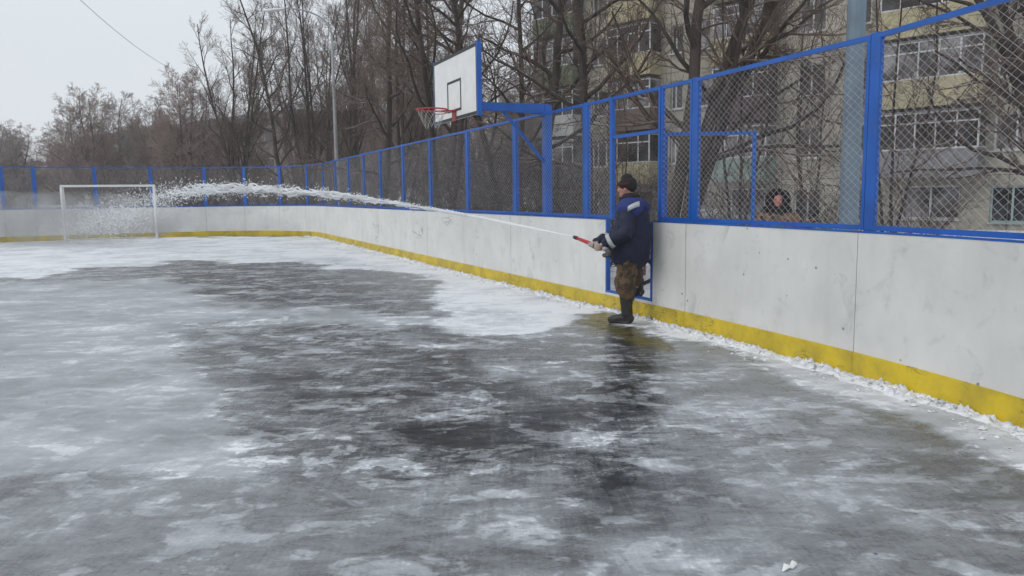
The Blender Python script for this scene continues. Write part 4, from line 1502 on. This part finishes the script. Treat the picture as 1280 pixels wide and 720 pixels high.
wrL = lh + (elL - lh).normalized() * .085
mb = MB(); band(mb, elL.lerp(wrL, .72), wrL - elL, .085, .085, (0, 0, 1), .05); mb.build('cuff_stripe', M['reflect'], man, True)
wrR = rh + (elR - rh).normalized() * .085
mb = MB(); band(mb, elR.lerp(wrR, .72), wrR - elR, .085, .085, (0, 0, 1), .05); mb.build('cuff_stripe', M['reflect'], man, True)
mb = MB(); band(mb, V3(.0, 0, 1.375), V3(0, 0, 1), .2, .2, (1, 0, 0), .05)
# shoulder stripe lying over the upper back and shoulder blade
strip = MB()
pts = [V3(.10, -.322, 1.41), V3(.14, -.312, 1.435), V3(.18, -.285, 1.455), V3(.215, -.24, 1.468)]
for k, p in enumerate(pts):
    out = V3(p.x - .05, p.y, .12).normalized()
    q = p + out * .004
    for e in (-.03, .03):
        strip.v.append(tuple(q + V3(0, 0, e) + V3(p.x - .05, p.y, 0).normalized() * (-.35 * e)))
        strip.v.append(tuple(q + out * .012 + V3(0, 0, e) + V3(p.x - .05, p.y, 0).normalized() * (-.35 * e)))
for k in range(len(pts) - 1):
    q = 4 * k
    strip.f += [(q, q + 4, q + 6, q + 2), (q + 1, q + 3, q + 7, q + 5), (q, q + 1, q + 5, q + 4), (q + 2, q + 6, q + 7, q + 3)]
strip.build('shoulder_stripe', M['reflect'], man, True)
# trousers
t_m = MB()
t_m.limb([V3(.07, 0, .80), V3(.06, 0, .96)], [(.15, .18), (.15, .18)], 18, (1, 0, 0))
t_m.limb([hipL + V3(.005, 0, -.05), knL.lerp(hipL, .45) + V3(-.005, 0, 0), knL + V3(-.01, 0, .02), knL.lerp(anL, .3) + V3(.01, 0, 0), anL + V3(.0, 0, .24)], [.135, .13, .125, .115, .098], 18)
t_m.limb([hipR + V3(.005, 0, -.05), knR.lerp(hipR, .45), knR, knR.lerp(anR, .5), anR + V3(0, 0, .10)], [.13, .12, .105, .09, .08], 18)
remeshed(t_m, 'trousers', M['camo'], man, .013, 2, .055, .09)
# boots
for an_, fx in ((anL, V3(-1, 0, 0)), (anR, V3(-.75, -.65, 0))):
    fx = fx.normalized(); sd = V3(-fx.y, fx.x, 0)
    bt = MB()
    bt.limb([an_ + V3(.0, 0, .23), an_ + V3(.005, 0, .12), an_ + V3(.01, 0, .0) - fx * .005], [.082, .074, .07], 18)
    bt.limb([an_ - fx * .05 + V3(0, 0, -.045), an_ + fx * .06 + V3(0, 0, -.045), an_ + fx * .155 + V3(0, 0, -.058), an_ + fx * .20 + V3(0, 0, -.064)], [(.055, .055), (.055, .06), (.052, .045), (.045, .036)], 16, sd)
    bt.limb([an_ - fx * .05 + V3(0, 0, -.093), an_ + fx * .20 + V3(0, 0, -.093)], [(.056, .016), (.052, .016)], 16, sd)
    remeshed(bt, 'boot', M['boot'], man, .009, 2, .012, .05)
# knitted cap
cp = MB()
cp.limb([HW(-.018, 0, .035), HW(-.012, 0, .085), HW(-.01, 0, .105)], [(.114, .099), (.104, .092), (.075, .068)], 22, fwd)
cp.ball(HW(-.06, 0, -.0), (.06, .085, .065), 16, 10)
remeshed(cp, 'knitted_cap', M['capm'], man, .008, 2, .008, .03)
cb = MB(); band(cb, HW(-.005, 0, .042), V3(0, 0, 1), .111, .094, fwd, .04); cb.build('cap_band', M['cap_red'], man, True)
# gloves
nz_ax = (loc_(tip_w) - loc_(rear_w)).normalized()
for ha, el, sgn in ((lh, elL, 1), (rh, elR, -1)):
    gl = MB()
    toward = (ha - el).normalized()
    pn = V3(0, .3 * sgn, -1) * -1 if sgn > 0 else V3(0, .4, 1)
    pn = V3(0, 1, .25) if sgn > 0 else V3(0, -1, .25)
    hand_mb(gl, ha, nz_ax, pn, 1 if sgn > 0 else -1, .021)
    gl.limb([ha - pn.normalized() * .03 - nz_ax * .0, ha - toward * .06, ha - toward * .12], [(.034, .03), .036, .045], 12)
    remeshed(gl, 'glove', M['glove'], man, .0045, 2)

# hose nozzle and hose (held by the man, so a thing of its own)
ax = (tip_w - rear_w).normalized()
hz = empty('fire_hose', rear_w, 0, 'red hose nozzle with black tip held by the man in the navy jacket', 'hose')
mb = MB(); L_ = (tip_w - rear_w).length
mb.tube([rear_w - ax * .06, rear_w + ax * .02, rear_w + ax * .04, rear_w + ax * .30, rear_w + ax * (L_ - .06)], [.021, .021, .026, .022, .018], 16)
nz = pbuild(mb, 'nozzle', M['nozzle_red'], hz, True)
mb = MB(); mb.tube([rear_w + ax * (L_ - .06), rear_w + ax * (L_ - .05), rear_w + ax * L_], [.019, .024, .021], 16); pbuild(mb, 'tip', M['black'], hz, True)
mb = MB(); mb.tube([rear_w - ax * .10, rear_w - ax * .05], [.027, .027], 16); pbuild(mb, 'coupling', M['lamp_grey'], hz, True)


def cr_spline(P, n=8):
    P = [P[0] * 2 - P[1]] + P + [P[-1] * 2 - P[-2]]
    out = []
    for i in range(1, len(P) - 2):
        a_, b2, c, d = P[i - 1:i + 3]
        for k in range(n):
            t = k / n
            out.append(.5 * ((2 * b2) + (-a_ + c) * t + (2 * a_ - 5 * b2 + 4 * c - d) * t * t + (-a_ + 3 * b2 - 3 * c + d) * t ** 3))
    out.append(P[-2]); return out


def mw(x, y, z): return base_p + (Rm @ V3(x, y, z)) * MS


hp = [rear_w - ax * .10, rear_w - ax * .16 + V3(-.01, .03, -.03), mw(-.26, -.10, .84), mw(-.26, .12, .82), mw(-.12, .34, .84), mw(.12, .38, .80), mw(.26, .42, .55), path((D0 * .55 + D1 * .45), .03, .31)[0], path((D0 * .45 + D1 * .55), .22, .03)[0], base_p + V3(.75, 1.8, -.02), base_p + V3(2.4, 3.0, -.02), base_p + V3(5, 3.6, -.02)]
mb = MB(); mb.tube(cr_spline(hp), .024, 12); pbuild(mb, 'hose', M['hose'], hz, True)

# ---- watcher behind the fence
wb = at(972, 12.6, 1.4); wb.z = -.03
per = empty('person', wb, 0, 'person in dark fur trimmed hood and camouflage jacket watching from behind the fence', 'person')
ph = V3(0, 0, 1.44)
hm, HW2 = head_mb(ph, V3(-.25, -1, -.05), .95)
b = MB(); b.v, b.f = hm.v[:], hm.f[:]
b.limb([V3(0, .03, 1.2), V3(0, .02, 1.38)], [.07, .06], 12)
b.limb([V3(0, .03, .8), V3(0, .03, 1.2)], [(.15, .1), (.16, .11)], 16, (1, 0, 0))
handL, handR = V3(-.34, -.10, .80), V3(.42, -.28, 1.10)
eL, eR = V3(-.33, .02, 1.0), V3(.40, .0, 1.0)
b.limb([V3(-.1, .03, 1.18), V3(-.2, .03, 1.17), eL, handL], [.06, .058, .043, .03], 10)
b.limb([V3(.1, .03, 1.18), V3(.2, .03, 1.17), eR, handR], [.06, .058, .043, .03], 10)
for s_ in (-1, 1):
    b.limb([V3(.1 * s_, .03, .8), V3(.11 * s_, 0, .45), V3(.12 * s_, .03, .1)], [.085, .058, .042], 10)
remeshed(b, 'body', M['skin2'], per, .010, 2)
for s_ in (-1, 1):
    e_ = MB(); e_.ball(HW2(.083, s_ * .03, .012), .010, 10, 8); e_.build('eye', M['eye'], per, True)
j = MB()
j.limb([V3(0, .03, .62), V3(0, .03, .9), V3(0, .03, 1.15), V3(0, .03, 1.27)], [(.23, .17), (.23, .18), (.23, .17), (.13, .11)], 22, (1, 0, 0))
j.limb([V3(-.1, .03, 1.16), V3(-.22, .03, 1.15), eL, handL.lerp(eL, .25)], [.10, .105, .088, .065], 14)
j.limb([V3(.1, .03, 1.16), V3(.22, .03, 1.15), eR, handR.lerp(eR, .25)], [.10, .105, .088, .065], 14)
remeshed(j, 'jacket', M['camo2'], per, .014, 2, .04, .12)
h_ = MB()
fw = V3(-.25, -1, 0).normalized(); rt = V3(1, -.25, 0).normalized()
h_.ball(ph + V3(.015, .06, .02), (.15, .13, .165), 20, 14)
h_.tube([ph + fw * .06 + rt * (.125 * math.cos(a_)) + V3(0, 0, .14 * math.sin(a_) + .005) for a_ in [2 * math.pi * k / 20 for k in range(21)]], .045, 10, False)
h_.limb([ph + V3(-.14, .0, -.15), ph + V3(0, -.08, -.18), ph + V3(.14, .0, -.15)], [.06, .065, .06], 12)
remeshed(h_, 'fur_hood', M['fur'], per, .012, 1, .03, .03)
tm = MB()
for s_ in (-1, 1):
    tm.limb([V3(.09 * s_, .03, .75), V3(.11 * s_, 0, .45), V3(.12 * s_, .03, .22)], [.12, .10, .08], 14)
remeshed(tm, 'trousers', M['camo'], per, .015, 2, .03, .1)
for s_ in (-1, 1):
    bt = MB(); a0 = V3(.12 * s_, .03, .10)
    bt.limb([a0 + V3(0, 0, .16), a0], [.075, .065], 14); bt.limb([a0 + V3(0, .03, -.05), a0 + V3(0, -.17, -.06)], [(.05, .05), (.05, .04)], 12, (1, 0, 0))
    remeshed(bt, 'boot', M['boot'], per, .012, 2)
for ha, el in ((handL, eL), (handR, eR)):
    g2 = MB(); dr = (ha - el).normalized(); sd = dr.cross(V3(0, 0, 1)).normalized(); nn_ = sd.cross(dr)
    g2.limb([ha - dr * .05, ha + dr * .04], [(.03, .02), (.042, .02)], 10, sd)
    for i, o in enumerate((-.03, -.01, .01, .03)):
        g2.limb([ha + dr * .04 + sd * o, ha + dr * .08 + sd * o * 1.1 - nn_ * .005, ha + dr * (.11 - .012 * abs(i - 1)) + sd * o - nn_ * .02], [.011, .0105, .009], 8)
    g2.limb([ha - sd * .03, ha - sd * .055 + dr * .02, ha - sd * .055 + dr * .05 - nn_ * .012], [.014, .012, .010], 8)
    remeshed(g2, 'glove', M['boot'], per, .006, 1)

per.scale = (1.18, 1.1, 1.0)

# ------------------------------------------------------------------ water jet
def water_mat():
    m, nt, b = new_mat('white_water'); L = nt.links
    b.inputs['Base Color'].default_value = (.96, .975, .99, 1); b.inputs['Roughness'].default_value = .5
    b.inputs['IOR'].default_value = 1.33
    tl = N(nt, 'ShaderNodeBsdfTranslucent'); tl.inputs[0].default_value = (.96, .975, .99, 1)
    mx = N(nt, 'ShaderNodeMixShader'); mx.inputs[0].default_value = .45
    tr = N(nt, 'ShaderNodeBsdfTransparent')
    mx2 = N(nt, 'ShaderNodeMixShader'); mx2.inputs[0].default_value = .15
    L.new(b.outputs[0], mx.inputs[1]); L.new(tl.outputs[0], mx.inputs[2])
    L.new(mx.outputs[0], mx2.inputs[1]); L.new(tr.outputs[0], mx2.inputs[2])
    L.new(mx2.outputs[0], nt.nodes['Material Output'].inputs[0])
    return m


M['water'] = water_mat()
M['mist'] = bpy.data.materials.new('water_mist'); M['mist'].use_nodes = True
nt = M['mist'].node_tree; nt.nodes.remove(nt.nodes['Principled BSDF'])
pv = N(nt, 'ShaderNodeVolumePrincipled'); pv.inputs['Color'].default_value = (.92, .94, .96, 1); pv.inputs['Anisotropy'].default_value = .1
tcm = N(nt, 'ShaderNodeTexCoord'); nm_ = N(nt, 'ShaderNodeTexNoise'); nm_.inputs['Scale'].default_value = 1.3; nm_.inputs['Detail'].default_value = 5; nm_.inputs['Roughness'].default_value = .6
nt.links.new(tcm.outputs['Object'], nm_.inputs[0])
mrm = N(nt, 'ShaderNodeMapRange'); mrm.inputs[1].default_value = .45; mrm.inputs[2].default_value = .72; mrm.inputs[4].default_value = .62
nt.links.new(nm_.outputs['Fac'], mrm.inputs[0]); nt.links.new(mrm.outputs[0], pv.inputs['Density'])
nt.links.new(pv.outputs[0], nt.nodes['Material Output'].inputs['Volume'])

JD = Vector((-.88, 1, 0)).normalized()


def jet(y):
    """jet centre at forward depth y"""
    h = tip_w + JD * ((y - tip_w.y) / JD.y)
    h.z = 1.74 - .71 * ((y - 17.9) / 8.45) ** 2
    return h


side_v = Vector((JD.y, -JD.x, 0))


def build_jet():
    rn = random.Random(9)
    root = empty('water_jet', jet(tip_w.y), 0, 'white jet of water arcing from the red nozzle along the boards', 'water jet')
    mb = MB()
    ys = [tip_w.y + .0 + (11.6 - tip_w.y) * k / 40 for k in range(41)]
    mb.tube([jet(y) + Vector((0, 0, .006 * noise.noise(Vector((y * 6, 0, 0))))) for y in ys], [.010 + .016 * k / 40 * (1 + .5 * noise.noise(Vector((k * .9, 3, 3)))) for k in range(41)], 10)
    pbuild(mb, 'solid_stream', M['water'], root, True)
    mb = MB()

    def spread(y): return .012 + .30 * max(0, (y - 10.6) / 14) ** 1.25
    for st in range(26):
        y0 = 10.5 + (st % 5) * .7 + rn.random() * 1.0
        ph, ph2 = rn.random() * 100, rn.random() * 100
        pts, rad = [], []
        y = y0
        while y < 20 + 3 * rn.random():
            s_ = spread(y)
            o1 = noise.noise(Vector((y * .9 + ph, 0, ph))) * 1.7 + noise.noise(Vector((y * 4 + ph, 5, ph))) * .5
            o2 = noise.noise(Vector((y * .9 + ph2, 7, ph2))) * 1.5 + noise.noise(Vector((y * 4.5 + ph2, 5, ph2))) * .7
            c = jet(y)
            pts.append(c + side_v * (o1 * s_) + Vector((0, 0, o2 * s_ * 1.0 - .05 * s_ + .22 * s_ * noise.noise(Vector((y * 1.9, 2, 2))))))
            rr = .5 + 1.1 * noise.noise(Vector((y * 5.5, ph, ph2)))
            rad.append(max(.001, rr) * (.008 + .017 * min(1, (y - 10) / 6)) * (1 - .6 * max(0, min(1, (y - 15.5) / 6))))
            y += .07
        # break the strand wherever it pinches off
        cur, cr_ = [], []
        for p, r in zip(pts, rad):
            if r > .0045:
                cur.append(p); cr_.append(r)
            else:
                if len(cur) > 2: mb.tube(cur, [.001] + cr_[1:-1] + [.001], 6, False)
                cur, cr_ = [], []
    # droplets in clumps
    OCT = [(0, 2, 4), (2, 1, 4), (1, 3, 4), (3, 0, 4), (2, 0, 5), (1, 2, 5), (3, 1, 5), (0, 3, 5)]
    for i in range(30000):
        y = 10.6 + 17.5 * rn.random() ** .8
        s_ = spread(y)
        cl = noise.noise(Vector((y * 2.3, 4, 1)))
        if rn.random() > .42 + 1.3 * cl + .4 * noise.noise(Vector((y * 7, 1, 3))): continue
        late = max(0, (y - 19) / 8)
        p = jet(y) + side_v * rn.gauss(0, .8) * s_ + Vector((0, 0, rn.gauss(0, .75) * s_ - abs(rn.gauss(0, .9)) * late * .7))
        if p.z < .02: continue
        r = (.003 + .011 * rn.random() ** 2.5) * (.8 + .5 * min(1, (y - 10) / 10))
        st = rn.uniform(1, 3.5)
        v = [p + JD * r * st, p - JD * r * st, p + side_v * r, p - side_v * r, p + Vector((0, 0, r)), p - Vector((0, 0, r))]
        mb.add(v, OCT)
    pbuild(mb, 'broken_spray', M['water'], root, True)
    # falling curtain at the end of the jet
    mb = MB()
    for i in range(9000):
        y = rn.uniform(21.5, 28.8)
        c = jet(y)
        p = c + side_v * rn.gauss(-.2, .6)
        p.z = max(.02, c.z) + rn.gauss(0, .2) - abs(rn.gauss(0, .55))
        if p.z < .02: continue
        k_ = noise.noise(Vector((p.x * 1.1, p.y * 1.1, p.z * 2.2)))
        if rn.random() > .5 + 1.2 * k_: continue
        r = .003 + .009 * rn.random() ** 3
        v = [p + JD * r * 1.4, p - JD * r * 1.4, p + side_v * r, p - side_v * r, p + Vector((0, 0, r * 1.8)), p - Vector((0, 0, r * 1.8))]
        mb.add(v, OCT)
    pbuild(mb, 'falling_spray', M['water'], root, True)


build_jet()
# soft mist where the jet comes down
mc = Vector((-16.3, 26.8, .85))
mb = MB(); mb.ball((0, 0, 0), (5.4, 2.6, 1.05), 24, 14)
mo = mb.build('water_mist', M['mist'], None, True, mc)
tag(mo, kind='stuff', label='thin white mist where the jet falls in front of the goal')

# ------------------------------------------------------------------ winter haze
hm_ = bpy.data.materials.new('winter_haze'); hm_.use_nodes = True
nt = hm_.node_tree; nt.nodes.remove(nt.nodes['Principled BSDF'])
hv = N(nt, 'ShaderNodeVolumePrincipled'); hv.inputs['Color'].default_value = (.93, .95, .98, 1); hv.inputs['Density'].default_value = .0017
nt.links.new(hv.outputs[0], nt.nodes['Material Output'].inputs['Volume'])
mb = MB(); mb.box((-5, 50, 11), (180, 130, 25))
tag(mb.build('haze', hm_), kind='stuff', label='thin winter haze in the air')

# ------------------------------------------------------------------ light
world = bpy.data.worlds.new('World'); scene.world = world; world.use_nodes = True
nt = world.node_tree; bg = nt.nodes['Background']
sky = nt.nodes.new('ShaderNodeTexSky'); sky.sky_type = 'NISHITA'; sky.sun_disc = False
EL, AZ = R(38), R(-120)
sky.sun_elevation = EL; sky.sun_rotation = AZ; sky.air_density = 1.0; sky.dust_density = 4.0
mx = nt.nodes.new('ShaderNodeMix'); mx.data_type = 'RGBA'; mx.inputs[0].default_value = .88
mx.inputs[7].default_value = (7.1, 7.5, 7.9, 1)       # cloud deck
nt.links.new(sky.outputs[0], mx.inputs[6]); nt.links.new(mx.outputs[2], bg.inputs[0])
bg.inputs[1].default_value = .10
sun = bpy.data.lights.new('sun', 'SUN'); sun.energy = .6; sun.angle = R(20); sun.color = (1, .97, .93)
so = bpy.data.objects.new('sun', sun); COL.objects.link(so)
# Nishita rotation: azimuth measured from +Y towards +X
sdir = Vector((math.sin(AZ) * math.cos(EL), math.cos(AZ) * math.cos(EL), math.sin(EL)))
so.rotation_euler = (-sdir).to_track_quat('-Z', 'Y').to_euler()

scene.view_settings.view_transform = 'Standard'
scene.view_settings.look = 'None'
scene.view_settings.exposure = .30
scene.view_settings.gamma = 1
scene.view_settings.use_curve_mapping = False
